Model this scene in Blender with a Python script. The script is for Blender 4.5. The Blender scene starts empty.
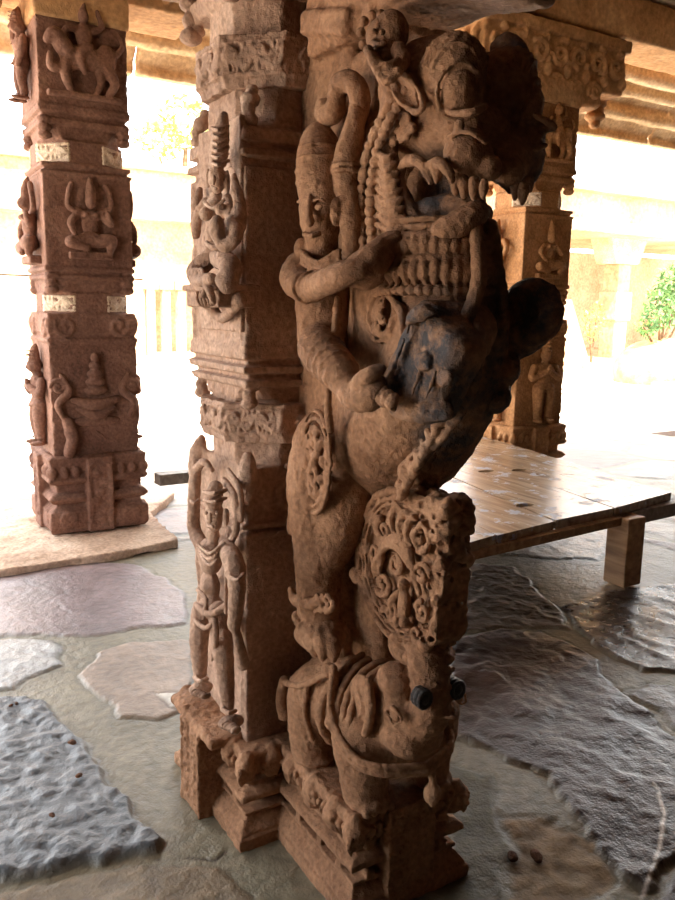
import bpy, bmesh, math, random, time
import numpy as np
from mathutils import Vector
T0 = time.time()
random.seed(7)
rng = np.random.default_rng(5)
Q = 1.0                      # carving grain multiplier
SC = bpy.context.scene
COL = SC.collection
V3 = lambda *a: np.array(a, float)
R = math.radians

# ------------------------------------------------------------------ camera
F, CH, YAW, PITCH, ROLL = 800.0, 1.55, 31.0, 10.0, 1.0
_y, _p, _r = R(YAW), R(PITCH), R(ROLL)
FW = V3(math.sin(_y)*math.cos(_p), math.cos(_y)*math.cos(_p), -math.sin(_p))
R0 = V3(math.cos(_y), -math.sin(_y), 0); U0 = np.cross(R0, FW)
RT = math.cos(_r)*R0 + math.sin(_r)*U0; UP = math.cos(_r)*U0 - math.sin(_r)*R0
CAM = V3(0, 0, CH)
def ray(x, y): return FW + RT*(x-337.5)/F - UP*(y-450)/F
def at(x, y, X):             # survey point on the vertical plane X
    d = ray(x, y); return CAM + d*((X-CAM[0])/d[0])
def atY(x, y, Y):
    d = ray(x, y); return CAM + d*((Y-CAM[1])/d[1])
def atZ(x, y, Z=0.0):
    d = ray(x, y); return CAM + d*((Z-CAM[2])/d[2])

# ------------------------------------------------------------------ tags
def tag(o, label=None, cat=None, group=None, kind=None):
    if label: o['label'] = label
    if cat: o['category'] = cat
    if group: o['group'] = group
    if kind: o['kind'] = kind
    return o
def empty(name, loc, label, cat, group=None, kind='thing'):
    o = bpy.data.objects.new(name, None); COL.objects.link(o); o.location = loc
    o.empty_display_size = .1
    return tag(o, label, cat, group, kind)
def origin_of(o):
    p = V3(0, 0, 0)
    while o is not None:
        p += np.array(o.location); o = o.parent
    return p
def link_mesh(name, me, mat, parent=None):
    o = bpy.data.objects.new(name, me); COL.objects.link(o)
    if mat: me.materials.append(mat)
    if parent: o.parent = parent
    return o
def mesh_np(name, verts, quads, mat, parent=None, smooth=True):
    verts = np.asarray(verts, np.float32)
    if parent is not None: verts = verts - origin_of(parent).astype(np.float32)
    me = bpy.data.meshes.new(name)
    me.vertices.add(len(verts)); me.vertices.foreach_set('co', verts.ravel())
    q = np.asarray(quads, np.int32)
    k = q.shape[1]
    me.loops.add(q.size); me.loops.foreach_set('vertex_index', q.ravel())
    me.polygons.add(len(q))
    me.polygons.foreach_set('loop_start', np.arange(0, q.size, k, dtype=np.int32))
    me.polygons.foreach_set('loop_total', np.full(len(q), k, np.int32))
    if smooth: me.polygons.foreach_set('use_smooth', np.ones(len(q), bool))
    me.update(calc_edges=True); me.validate()
    return link_mesh(name, me, mat, parent)

# ------------------------------------------------------------------ carving: signed distance volumes meshed by surface nets
_LAT = rng.random((32, 32, 32)).astype(np.float32)*2-1
def noise(p, s):
    q = p/s; i = np.floor(q).astype(np.int64); f = (q-i).astype(np.float32); f = f*f*(3-2*f)
    i0 = i & 31; i1 = (i+1) & 31
    x0, y0, z0 = i0.T; x1, y1, z1 = i1.T; fx, fy, fz = f.T
    L = _LAT
    a = L[x0,y0,z0]*(1-fx)+L[x1,y0,z0]*fx; b = L[x0,y1,z0]*(1-fx)+L[x1,y1,z0]*fx
    c = L[x0,y0,z1]*(1-fx)+L[x1,y0,z1]*fx; d = L[x0,y1,z1]*(1-fx)+L[x1,y1,z1]*fx
    return (a*(1-fy)+b*fy)*(1-fz)+(c*(1-fy)+d*fy)*fz
def catmull(pts, rs, n):
    P = np.array([np.r_[p, r] for p, r in zip(pts, rs)], float)
    if len(P) < 3: return P
    E = np.vstack([2*P[0]-P[1], P, 2*P[-1]-P[-2]]); out = []
    for i in range(1, len(E)-2):
        a, b, c, d = E[i-1:i+3]
        for t in np.linspace(0, 1, n, endpoint=False):
            out.append(.5*(2*b+(c-a)*t+(2*a-5*b+4*c-d)*t*t+(3*b-a-3*c+d)*t**3))
    out.append(P[-1]); O = np.array(out); O[:, 3] = np.maximum(O[:, 3], .0008); return O
class Vol:
    def __init__(s, lo, hi, h):
        s.h = h*Q; s.lo = np.array(lo, float)-2*s.h
        s.n = np.ceil((np.array(hi)-s.lo)/s.h).astype(int)+3
        s.D = np.full(s.n, 1.0, np.float32)
        s.ax = [(s.lo[i]+np.arange(s.n[i])*s.h).astype(np.float32) for i in range(3)]
    def sub(s, lo, hi, pad):
        a = np.maximum(0, np.floor((np.array(lo)-pad-s.lo)/s.h).astype(int))
        b = np.minimum(s.n, np.ceil((np.array(hi)+pad-s.lo)/s.h).astype(int)+1)
        if (b <= a).any(): return None
        sl = tuple(slice(a[i], b[i]) for i in range(3))
        return sl, s.ax[0][sl[0]][:,None,None], s.ax[1][sl[1]][None,:,None], s.ax[2][sl[2]][None,None,:]
    def op(s, sl, d, k, cut):
        A = s.D[sl]
        if cut: d = -d
        if k > 0:
            hh = np.maximum(k-np.abs(A-d), 0)/k
            A[...] = np.maximum(A, d)+hh*hh*k*.25 if cut else np.minimum(A, d)-hh*hh*k*.25
        else: A[...] = np.maximum(A, d) if cut else np.minimum(A, d)
    def ell(s, c, r, k=.012, rx=0, ry=0, rz=0, cut=False):
        c = np.array(c, float); r = np.array([r]*3 if np.isscalar(r) else r, float)
        rr = r.max() if (rx or ry or rz) else r
        g = s.sub(c-rr, c+rr, k+3*s.h)
        if g is None: return
        sl, X, Y, Z = g; X = X-c[0]; Y = Y-c[1]; Z = Z-c[2]
        if rx: t = R(rx); Y, Z = Y*math.cos(t)+Z*math.sin(t), -Y*math.sin(t)+Z*math.cos(t)
        if ry: t = R(ry); Z, X = Z*math.cos(t)+X*math.sin(t), -Z*math.sin(t)+X*math.cos(t)
        if rz: t = R(rz); X, Y = X*math.cos(t)+Y*math.sin(t), -X*math.sin(t)+Y*math.cos(t)
        k0 = np.sqrt((X/r[0])**2+(Y/r[1])**2+(Z/r[2])**2)
        k1 = np.sqrt((X/r[0]**2)**2+(Y/r[1]**2)**2+(Z/r[2]**2)**2)+1e-6
        s.op(sl, (k0*(k0-1)/k1).astype(np.float32), k, cut)
    def seg(s, a, b, ra, rb, k, cut=False):
        rm = max(ra, rb); g = s.sub(np.minimum(a, b)-rm, np.maximum(a, b)+rm, k+3*s.h)
        if g is None: return
        sl, X, Y, Z = g; v = b-a; L = max(float(v@v), 1e-10)
        t = np.clip(((X-a[0])*v[0]+(Y-a[1])*v[1]+(Z-a[2])*v[2])/L, 0, 1)
        d = np.sqrt((X-a[0]-t*v[0])**2+(Y-a[1]-t*v[1])**2+(Z-a[2]-t*v[2])**2)-(ra+(rb-ra)*t)
        s.op(sl, d.astype(np.float32), k, cut)
    def tube(s, pts, rs, k=.006, n=5, cut=False):
        if np.isscalar(rs): rs = [rs]*len(pts)
        O = catmull(pts, rs, n)
        for i in range(len(O)-1): s.seg(O[i,:3], O[i+1,:3], O[i,3], O[i+1,3], k, cut)
    def box(s, c, hf, r=.006, k=.004, rx=0, rz=0, cut=False):
        c = np.array(c, float); hf = np.array(hf, float)
        e = np.full(3, np.linalg.norm(hf)) if (rx or rz) else hf
        g = s.sub(c-e, c+e, k+3*s.h)
        if g is None: return
        sl, X, Y, Z = g; X = X-c[0]; Y = Y-c[1]; Z = Z-c[2]
        if rx: t = R(rx); Y, Z = Y*math.cos(t)+Z*math.sin(t), -Y*math.sin(t)+Z*math.cos(t)
        if rz: t = R(rz); X, Y = X*math.cos(t)+Y*math.sin(t), -X*math.sin(t)+Y*math.cos(t)
        qx, qy, qz = np.abs(X)-hf[0]+r, np.abs(Y)-hf[1]+r, np.abs(Z)-hf[2]+r
        d = np.sqrt(np.maximum(qx,0)**2+np.maximum(qy,0)**2+np.maximum(qz,0)**2)+np.minimum(np.maximum(np.maximum(qx,qy),qz),0)-r
        s.op(sl, d.astype(np.float32), k, cut)
    def disc(s, c, ax, rad, half, r=.01, k=.006, e=1.0, cut=False):      # cylinder along axis ax; e stretches z
        c = np.array(c, float); E = np.full(3, rad*max(1, e)); E[ax] = half
        g = s.sub(c-E, c+E, k+3*s.h)
        if g is None: return
        sl, *P = g; P = [P[i]-c[i] for i in range(3)]
        o = [i for i in range(3) if i != ax]
        q = np.sqrt(P[o[0]]**2+(P[o[1]]/(e if o[1] == 2 else 1))**2)-rad+r
        w = np.abs(P[ax])-half+r
        d = np.sqrt(np.maximum(q,0)**2+np.maximum(w,0)**2)+np.minimum(np.maximum(q,w),0)-r
        s.op(sl, d.astype(np.float32), k, cut)
    def prism(s, c, prof, hx=0., hy=0., k=.004, cut=False):              # stacked square / octagon sections: (z, half, oct)
        prof = np.array(prof, float); zz = prof[:,0]+c[2]; m = prof[:,1].max()
        g = s.sub((c[0]-hx-m, c[1]-hy-m, zz[0]), (c[0]+hx+m, c[1]+hy+m, zz[-1]), 4*s.h)
        if g is None: return
        sl, X, Y, Z = g
        w = np.interp(Z.ravel(), zz, prof[:,1])[None,None,:]; oc = np.interp(Z.ravel(), zz, prof[:,2])[None,None,:]
        ax = np.abs(X-c[0])-hx; ay = np.abs(Y-c[1])-hy
        d = np.maximum(np.maximum(ax, ay)-w, (ax+ay)*.70711-w*oc)
        d = np.maximum(d, np.maximum(zz[0]-Z, Z-zz[-1]))
        s.op(sl, d.astype(np.float32), k, cut)
    def weather(s, *lv):                                                   # chips and wear: (amount, size)
        I = np.argwhere(np.abs(s.D) < 4*s.h)
        p = s.lo+I*s.h; a = np.zeros(len(I), np.float32)
        for amt, sz in lv: a += amt*noise(p, sz)
        s.D[I[:,0], I[:,1], I[:,2]] += a
    def build(s, name, mat, parent=None, nz=((.0020, .010), (.0022, .025), (.003, .06))):
        if nz: s.weather(*nz)
        D = s.D
        for i in range(3):
            sl = [slice(None)]*3; sl[i] = 0; D[tuple(sl)] = 1; sl[i] = -1; D[tuple(sl)] = 1
        S = D < 0; c = lambda o: tuple(slice(o[i], D.shape[i]-1+o[i]) for i in range(3))
        offs = [(i,j,k) for i in (0,1) for j in (0,1) for k in (0,1)]
        cnt = np.zeros(tuple(np.array(D.shape)-1), np.int8)
        for o in offs: cnt += S[c(o)]
        M = (cnt > 0) & (cnt < 8); I = np.argwhere(M)
        if len(I) == 0: raise RuntimeError('empty carving '+name)
        ids = np.full(M.shape, -1, np.int32); ids[M] = np.arange(len(I))
        P = np.zeros((len(I),3), np.float32); N = np.zeros(len(I), np.float32)
        val = {o: D[I[:,0]+o[0], I[:,1]+o[1], I[:,2]+o[2]] for o in offs}
        for a in offs:
            for ax in range(3):
                if a[ax]: continue
                b = list(a); b[ax] = 1; b = tuple(b); va, vb = val[a], val[b]
                cr = (va < 0) != (vb < 0); t = np.where(cr, va/np.where(cr, va-vb, 1), 0)
                for j in range(3): P[:,j] += np.where(cr, a[j]+(t if j == ax else 0), 0)
                N += cr
        P = (P/N[:,None]+I)*s.h+s.lo
        quads = []
        for ax in range(3):
            u, v = (ax+1)%3, (ax+2)%3
            sa = [slice(1,-1)]*3; sb = [slice(1,-1)]*3; sa[ax] = slice(0,-1); sb[ax] = slice(1,None)
            A = S[tuple(sa)]; B = S[tuple(sb)]; E = np.argwhere(A != B)
            if len(E) == 0: continue
            inn = A[E[:,0],E[:,1],E[:,2]]
            base = E.copy(); base[:,u] += 1; base[:,v] += 1
            def cid(du, dv):
                q = base.copy(); q[:,u] -= du; q[:,v] -= dv; return ids[q[:,0],q[:,1],q[:,2]]
            q = np.stack([cid(1,1), cid(0,1), cid(0,0), cid(1,0)], 1)
            q[~inn] = q[~inn][:,::-1]; quads.append(q)
        q = np.concatenate(quads); q = q[(q >= 0).all(1)]
        return mesh_np(name, P, q, mat, parent)
class Face:
    """a flat face to carve on: origin, across, up, outward"""
    def __init__(s, o, u, v, n): s.o, s.u, s.v, s.n = [np.array(a, float) for a in (o, u, v, n)]
    def __call__(s, a, b, c=0.): return s.o+a*s.u+b*s.v+c*s.n
    def rad(s, ra, rb, rc): return np.abs(ra*s.u)+np.abs(rb*s.v)+np.abs(rc*s.n)
def spiral2(cx, cy, r0, turns, a0, sgn=1, n=22):
    return [(cx+r0*(1-.86*i/n)*math.cos(a0+sgn*turns*2*math.pi*i/n), cy+r0*(1-.86*i/n)*math.sin(a0+sgn*turns*2*math.pi*i/n)) for i in range(n+1)]
def vine(v, f, a0, a1, b0, b1, r=.007, h=.004, n=3):                       # running scroll with curled leaves
    w, hh, cb = a1-a0, (b1-b0)/2, (b0+b1)/2
    pts = [(a0+w*t, cb+hh*.62*math.sin(t*n*math.pi)) for t in np.linspace(0, 1, 8*n+1)]
    v.tube([f(a, b, h) for a, b in pts], r, n=2)
    for i in range(n):
        a = a0+w*(i+.5)/n; sg = -1 if i % 2 == 0 else 1
        v.tube([f(x, y, h) for x, y in spiral2(a, cb-sg*-1*hh*.18*-1, min(w/n*.42, hh*.62), 1.3, -sg*1.2, sg, 16)], r*.8, n=1)
        for q in range(3):
            t = a0+w*(i+.2+.3*q)/n
            v.tube([f(t, cb+sg*hh*.1, h), f(t+.2*w/n, cb+sg*hh*.55, h), f(t+.12*w/n, cb+sg*hh*.92, h)], [r*.9, r*.8, r*.4], n=2)
    for b in (b0, b1): v.tube([f(a0, b, h*.6), f((a0+a1)/2, b, h*.6), f(a1, b, h*.6)], r*.8, n=1)
def beads(v, pts, r, n, k=.002):
    O = catmull(pts, [r]*len(pts), 12)[:, :3]
    L = np.r_[0, np.cumsum(np.linalg.norm(np.diff(O, axis=0), axis=1))]
    for t in np.linspace(0, L[-1], n):
        v.ell([np.interp(t, L, O[:, i]) for i in range(3)], r, k)

def ring_on(v, p, ax, Rr, r, k=.002, sx=1.):
    p = np.array(p, float); ax = np.array(ax, float); ax /= np.linalg.norm(ax); u = np.cross(ax, V3(0,0,1) if abs(ax[2]) < .9 else V3(0,1,0)); u /= np.linalg.norm(u); w = np.cross(ax, u)
    v.tube([p+Rr*(math.cos(t)*u*sx+math.sin(t)*w) for t in np.linspace(0, 2*math.pi, 20)], r, k, n=1)

# ------------------------------------------------------------------ materials
def nodes(name):
    m = bpy.data.materials.new(name); m.use_nodes = True
    nt = m.node_tree; return m, nt, nt.nodes['Principled BSDF'], nt.links
def srgb(r, g, b):
    f = lambda c: (c/255/12.92) if c/255 <= .04045 else ((c/255+.055)/1.055)**2.4
    return (f(r), f(g), f(b), 1)
def stone(name, c1, c2, c3, scale=3.0, rough=.85, bump=.6, soot=None, spec=.25, speck=None):
    m, nt, B, L = nodes(name); N = nt.nodes.new
    tc = N('ShaderNodeTexCoord')
    n1 = N('ShaderNodeTexNoise'); n1.inputs['Scale'].default_value = scale; n1.inputs['Detail'].default_value = 6; n1.inputs['Roughness'].default_value = .62
    n2 = N('ShaderNodeTexNoise'); n2.inputs['Scale'].default_value = scale*22; n2.inputs['Detail'].default_value = 6
    n3 = N('ShaderNodeTexNoise'); n3.inputs['Scale'].default_value = scale*90; n3.inputs['Detail'].default_value = 3
    for n in (n1, n2, n3): L.new(tc.outputs['Object'], n.inputs['Vector'])
    rp = N('ShaderNodeValToRGB'); L.new(n1.outputs['Fac'], rp.inputs['Fac'])
    e = rp.color_ramp.elements; e[0].position = .33; e[0].color = c1; e[1].position = .68; e[1].color = c3
    e2 = rp.color_ramp.elements.new(.5); e2.color = c2
    mx = N('ShaderNodeMix'); mx.data_type = 'RGBA'; mx.blend_type = 'OVERLAY'; mx.inputs['Factor'].default_value = .3
    L.new(rp.outputs['Color'], mx.inputs['A']); L.new(n2.outputs['Fac'], mx.inputs['B'])
    hs = N('ShaderNodeHueSaturation'); L.new(mx.outputs['Result'], hs.inputs['Color'])
    hs.inputs['Saturation'].default_value = 1.0
    mr = N('ShaderNodeMapRange'); L.new(n2.outputs['Fac'], mr.inputs['Value'])
    mr.inputs['From Min'].default_value = .3; mr.inputs['From Max'].default_value = .7; mr.inputs['To Min'].default_value = .84; mr.inputs['To Max'].default_value = 1.14
    L.new(mr.outputs['Result'], hs.inputs['Value'])
    col = hs.outputs['Color']
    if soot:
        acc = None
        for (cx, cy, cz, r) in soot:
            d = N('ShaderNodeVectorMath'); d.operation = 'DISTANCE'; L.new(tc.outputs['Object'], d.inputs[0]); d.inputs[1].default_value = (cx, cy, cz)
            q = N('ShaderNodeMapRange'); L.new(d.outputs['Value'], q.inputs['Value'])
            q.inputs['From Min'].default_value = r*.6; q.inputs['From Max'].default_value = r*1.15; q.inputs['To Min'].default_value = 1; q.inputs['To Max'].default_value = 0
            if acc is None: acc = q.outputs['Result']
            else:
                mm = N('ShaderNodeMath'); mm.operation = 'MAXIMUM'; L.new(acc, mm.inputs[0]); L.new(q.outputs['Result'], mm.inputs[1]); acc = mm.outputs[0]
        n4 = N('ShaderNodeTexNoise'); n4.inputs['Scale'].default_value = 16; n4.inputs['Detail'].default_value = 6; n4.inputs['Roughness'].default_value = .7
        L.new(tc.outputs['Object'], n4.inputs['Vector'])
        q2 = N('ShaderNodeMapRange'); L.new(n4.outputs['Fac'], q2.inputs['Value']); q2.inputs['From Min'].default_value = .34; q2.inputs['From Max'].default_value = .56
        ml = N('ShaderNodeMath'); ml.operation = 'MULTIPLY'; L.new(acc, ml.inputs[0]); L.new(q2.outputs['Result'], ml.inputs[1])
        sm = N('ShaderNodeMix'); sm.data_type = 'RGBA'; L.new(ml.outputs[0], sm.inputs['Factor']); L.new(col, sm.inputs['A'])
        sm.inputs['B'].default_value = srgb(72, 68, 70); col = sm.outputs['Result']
    L.new(col, B.inputs['Base Color'])
    B.inputs['Roughness'].default_value = rough; B.inputs['Specular IOR Level'].default_value = spec
    ad = N('ShaderNodeMath'); ad.operation = 'MULTIPLY_ADD'; L.new(n2.outputs['Fac'], ad.inputs[0]); ad.inputs[1].default_value = 2.0; L.new(n3.outputs['Fac'], ad.inputs[2])
    bp = N('ShaderNodeBump'); bp.inputs['Strength'].default_value = bump; bp.inputs['Distance'].default_value = .006
    L.new(ad.outputs[0], bp.inputs['Height']); L.new(bp.outputs['Normal'], B.inputs['Normal'])
    return m
PX, PY = 1.145, 2.21            # main pillar axis
P0 = V3(PX, PY, 0)
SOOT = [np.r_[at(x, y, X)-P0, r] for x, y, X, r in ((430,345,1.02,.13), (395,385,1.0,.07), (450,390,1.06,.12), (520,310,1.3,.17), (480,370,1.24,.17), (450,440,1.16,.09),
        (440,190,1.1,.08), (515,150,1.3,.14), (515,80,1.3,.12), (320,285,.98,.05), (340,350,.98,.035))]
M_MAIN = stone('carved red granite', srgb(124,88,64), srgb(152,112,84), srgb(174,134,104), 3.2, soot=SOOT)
M_SHAFT = stone('pale red granite', srgb(142,112,94), srgb(166,134,114), srgb(186,156,136), 3.2)
M_OUT = stone('brown granite', srgb(104,72,60), srgb(130,94,78), srgb(152,114,96), 2.4)
M_WARM = stone('warm brown granite', srgb(136,94,58), srgb(168,120,78), srgb(194,146,102), 2.4)
M_BAND = stone('pale granite for lit faces', srgb(196,168,140), srgb(214,190,164), srgb(226,206,184), 4)  # paler copy for the diagonal faces, with their light put into the colour
M_ROOF = stone('roof stone', srgb(150,110,74), srgb(182,138,96), srgb(210,170,126), 1.1, rough=.9)
M_EAVE = stone('weathered eave stone', srgb(190,156,116), srgb(214,184,146), srgb(234,210,178), 1.3, rough=.9)
M_SLAB = stone('pale soffit stone', srgb(196,172,138), srgb(214,194,160), srgb(226,210,182), 1.2, rough=.9)
M_FAR = stone('washed out far stone', srgb(166,132,100), srgb(192,160,128), srgb(210,184,154), .5, rough=.95)  # brown temple stone, lightened toward the overexposed courtyard look
M_PLINTH = stone('plinth slab stone', srgb(170,140,118), srgb(196,168,146), srgb(214,192,172), 2.2)
M_DARK = stone('bounce cutting dark stone', srgb(70,52,42), srgb(86,66,54), srgb(104,82,68), 1.2, rough=.9)  # for unseen hall surfaces, made dark to hold back bounced light
M_TUSK = stone('blackened stone', srgb(30,24,24), srgb(40,32,32), srgb(52,44,42), 8, rough=.35, spec=.5)

# ------------------------------------------------------------------ relief figures (drawn in face units, then carved)
def fig_standing(v, f, a, b, H, d=.05, arms='anjali', k=.008, crown=.16, lean=0., wf=1.3):
    """standing figure: feet at (a,b), height H, depth d"""
    g = lambda x, y, z: f(a+x*H*wf+lean*y*H, b+y*H, z*d)
    r = lambda x, y, z: f.rad(x*H*(1+(wf-1)*.8), y*H, z*d)
    v.ell(g(0,.80,.75), r(.058,.075,.75), k)                    # head
    v.ell(g(-.018,.805,1.35), r(.01,.012,.12), .002); v.ell(g(.018,.805,1.35), r(.01,.012,.12), .002)
    v.ell(g(0,.785,1.45), r(.009,.022,.18), .003)
    v.tube([g(0,.85,.7), g(0,.85+crown*.6,.7), g(0,.85+crown,.6)], [.055*H,.04*H,.012*H], k)
    for q in range(3): v.tube([g(-.05+.008*q,.87+.04*q,.9), g(0,.865+.04*q,1.5), g(.05-.008*q,.87+.04*q,.9)], .007*H, .002)
    v.ell(g(0,.70,.5), r(.04,.06,.5), k)
    v.ell(g(0,.61,.55), r(.115,.10,.7), k); v.ell(g(0,.50,.5), r(.08,.10,.62), k); v.ell(g(0,.43,.55), r(.105,.075,.72), k)
    v.tube([g(-.06,.68,.9), g(0,.60,1.4), g(.06,.68,.9)], .008*H, .002); v.tube([g(-.1,.43,.9), g(0,.40,1.4), g(.1,.43,.9)], .012*H, .002)
    for sx in (-1, 1):
        v.tube([g(sx*.06,.40,.5), g(sx*.07,.24,.7), g(sx*.06,.06,.5)], [q*1.2 for q in [.062*H,.048*H,.034*H]], k)
        v.ell(g(sx*.075,.022,.9), r(.04,.024,.85), k)
        v.tube([g(sx*.02,.07,.7), g(sx*.06,.06,1.3), g(sx*.1,.07,.7)], .008*H, .002)
    if arms == 'anjali':
        for sx in (-1, 1): v.tube([g(sx*.13,.65,.5), g(sx*.16,.53,.8), g(sx*.03,.60,1.5)], [q*1.2 for q in [.036*H,.032*H,.024*H]], k)
        v.ell(g(0,.63,1.55), r(.03,.05,.35), .004)
    elif arms == 'raised':
        v.tube([g(-.12,.65,.5), g(-.21,.74,.7), g(-.17,.93,.8), g(-.1,1.0,.7)], [q*1.2 for q in [.038*H,.034*H,.028*H,.024*H]], k)
        v.tube([g(.12,.65,.5), g(.2,.5,.8), g(.13,.36,1.1)], [q*1.2 for q in [.038*H,.034*H,.026*H]], k)
    elif arms == 'club':
        v.tube([g(.12,.65,.5), g(.18,.66,1.0), g(.19,.5,1.2), g(.17,.36,1.2)], [.05*H,.052*H,.045*H,.038*H], k)
        v.tube([g(.17,.36,1.2), g(.19,.26,1.1), g(.22,.18,.9)], [.02*H,.026*H,.036*H], .004)
        v.tube([g(-.12,.66,.5), g(-.17,.76,.7), g(-.16,.98,.7), g(-.12,1.05,.6)], [.042*H,.038*H,.036*H,.03*H], k)
def fig_seated(v, f, a, b, H, d=.05, k=.008, wild=True):
    """seated dancing figure over a small ledge"""
    g = lambda x, y, z: f(a+x*H, b+y*H, z*d); r = lambda x, y, z: f.rad(x*H, y*H, z*d)
    v.box(g(0,.05,.4), f.rad(.26*H,.045*H,.62*d), .004, .003)
    v.ell(g(0,.25,.6), r(.13,.10,.8), k); v.ell(g(0,.42,.5), r(.10,.13,.65), k); v.ell(g(0,.52,.55), r(.13,.07,.7), k)
    v.ell(g(.01,.68,.75), r(.065,.08,.8), k)
    v.tube([g(.01,.74,.7), g(.01,.86,.7), g(.01,.97,.5)], [.062*H,.045*H,.014*H], k)
    v.tube([g(.08,.22,.6), g(.24,.24,1.0), g(.22,.12,1.0)], [.08*H,.065*H,.04*H], k)
    v.tube([g(-.08,.22,.6), g(-.25,.20,1.0), g(-.06,.14,1.2)], [.08*H,.065*H,.04*H], k)
    for sx in (-1, 1):
        v.tube([g(sx*.13,.55,.5), g(sx*.24,.43,.9), g(sx*(.2 if wild else .1),.30 if sx < 0 else .56,1.1)], [.042*H,.036*H,.028*H], k)
        if wild: v.tube([g(sx*.12,.57,.4), g(sx*.25,.62,.5), g(sx*.24,.80,.6), g(sx*.2,.88,.6)], [.036*H,.032*H,.028*H,.03*H], k)
        v.ell(g(sx*.06,.53,1.2), r(.03,.03,.2), .004)
def fig_rider(v, f, a, b, H, d=.05, k=.008):
    g = lambda x, y, z: f(a+x*H, b+y*H, z*d); r = lambda x, y, z: f.rad(x*H, y*H, z*d)
    v.box(g(0,.02,.4), f.rad(.42*H,.03*H,.6*d), .004, .003)
    v.ell(g(0,.42,.6), r(.28,.13,.85), k); v.ell(g(.25,.46,.5), r(.12,.15,.75), k)
    v.tube([g(-.2,.48,.6), g(-.32,.62,.7), g(-.4,.56,.7)], [.10*H,.08*H,.045*H], k)
    v.tube([g(-.2,.36,.5), g(-.22,.2,.8), g(-.16,.06,.6)], [.07*H,.05*H,.035*H], k)
    v.tube([g(-.14,.34,.4), g(-.36,.28,.7), g(-.38,.42,.7)], [.06*H,.045*H,.03*H], k)
    v.tube([g(.24,.36,.5), g(.33,.2,.8), g(.26,.06,.6)], [.08*H,.05*H,.035*H], k)
    v.tube([g(.16,.34,.4), g(.18,.18,.5), g(.12,.06,.5)], [.06*H,.04*H,.03*H], k)
    v.tube([g(.35,.5,.5), g(.44,.62,.5), g(.4,.75,.4)], [.03*H,.025*H,.018*H], k)
    v.ell(g(0,.66,.6), r(.09,.14,.75), k); v.ell(g(0,.86,.7), r(.06,.075,.8), k)
    v.tube([g(0,.92,.6), g(.02,1.0,.5)], [.045*H,.015*H], k)
    v.tube([g(-.07,.72,.6), g(-.2,.7,.9), g(-.24,.58,.9)], [.035*H,.03*H,.024*H], k)
    v.tube([g(.07,.72,.6), g(.2,.78,.7), g(.16,.94,.6)], [.035*H,.03*H,.024*H], k)
    v.tube([g(.04,.54,.9), g(-.06,.42,1.4), g(-.02,.26,1.3)], [.06*H,.045*H,.03*H], k)
def fig_vase(v, f, a, b, H, d=.05, k=.008):
    """altar panel: conical tower between hanging scrolls over a hatched vessel"""
    g = lambda x, y, z: f(a+x*H, b+y*H, z*d)
    for q in range(5): v.ell(g(0,.58+.075*q,.5), f.rad((.11-.018*q)*H,.045*H,.7*d), .004)
    v.tube([g(-.2,.5,.5), g(0,.45,.8), g(.2,.5,.5)], [.03*H,.05*H,.03*H], k)
    v.tube([g(-.16,.42,.5), g(0,.35,.9), g(.16,.42,.5)], [.028*H,.04*H,.028*H], k)
    v.ell(g(0,.3,.2), f.rad(.22*H,.05*H,.5*d), k)
    for sx in (-1, 1):
        v.tube([g(sx*.3,.72,.4), g(sx*.24,.58,.7), g(sx*.34,.47,.7), g(sx*.3,.34,.6)], [.02*H,.035*H,.03*H,.02*H], k)
        v.tube([g(x*sx, y, .6) for x, y in spiral2(.33,.62,.07,1.4,0.)], .014*H, k)
    v.tube([g(-.26,.3,.5), g(-.23,.16,.9), g(-.26,.02,.6)], [.05*H,.05*H,.05*H], k)
    v.ell(g(-.25,.2,.9), f.rad(.05*H,.05*H,.6*d), k)
    v.tube([g(0,.2,.1), g(.08,.12,.15), g(.02,.08,.1)], .01*H, k)

# ------------------------------------------------------------------ outer pillars of the portico
def outer_profile(v, c, s=.28):
    pr = [(.57,s,1.42),(1.30,s,1.42),(1.301,s*1.03,1.42),(1.33,s*1.03,1.42),(1.331,s*.98,1.42),(1.36,s*.98,1.42),(1.361,s*1.02,1.42),(1.49,s*1.0,1.42),
          (1.491,s*.96,1.02),(1.62,s*.96,1.02),(1.621,s*.9,1.2),(1.70,s*.92,1.3),(1.701,s*1.0,1.42),(1.73,s*1.0,1.42),(1.731,s*.94,1.42),(1.75,s*.94,1.42),(1.751,s*1.02,1.42),(1.78,s*1.02,1.42),
          (1.781,s*.98,1.42),(2.34,s*.98,1.42),(2.341,s*1.01,1.42),(2.36,s*1.01,1.42),(2.361,s*.93,1.42),(2.38,s*.93,1.42),(2.381,s*.99,1.42),(2.41,s*.99,1.42),
          (2.411,s*.95,1.02),(2.55,s*.95,1.02),(2.551,s*.86,1.1),(2.63,s*.88,1.2),(2.631,s*.97,1.42),(2.67,s*.97,1.42),(2.671,s*.92,1.42),(2.70,s*.92,1.42),(2.701,s*1.0,1.42),(2.75,s*1.0,1.42),
          (2.751,s*.97,1.42),(3.45,s*.97,1.42)]
    v.prism(c, pr)
    for sx in (-1, 1):
        for sy in (-1, 1):
            for z0 in (1.69, 2.62):                        # curled corner leaves
                for q in range(3):
                    v.ell((c[0]+sx*s*.86, c[1]+sy*s*.86, c[2]+z0-.05+.045*q), (.045,.045,.028), .006)
            v.tube([V3(c[0]+sx*s*.95, c[1]+sy*s*.95, 1.48), V3(c[0]+sx*s*.97, c[1]+sy*s*.97, 1.43), V3(c[0]+sx*s*.96, c[1]+sy*s*.96, 1.38)], [.014,.024,.016])
    for f in faces4(c, s):
        for sg in (-1, 1): v.tube([f(sg*x, y, .0) for x, y in spiral2(.17,1.415,.075,1.1,.3,-1,16)], .016, .006, n=1)
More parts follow.
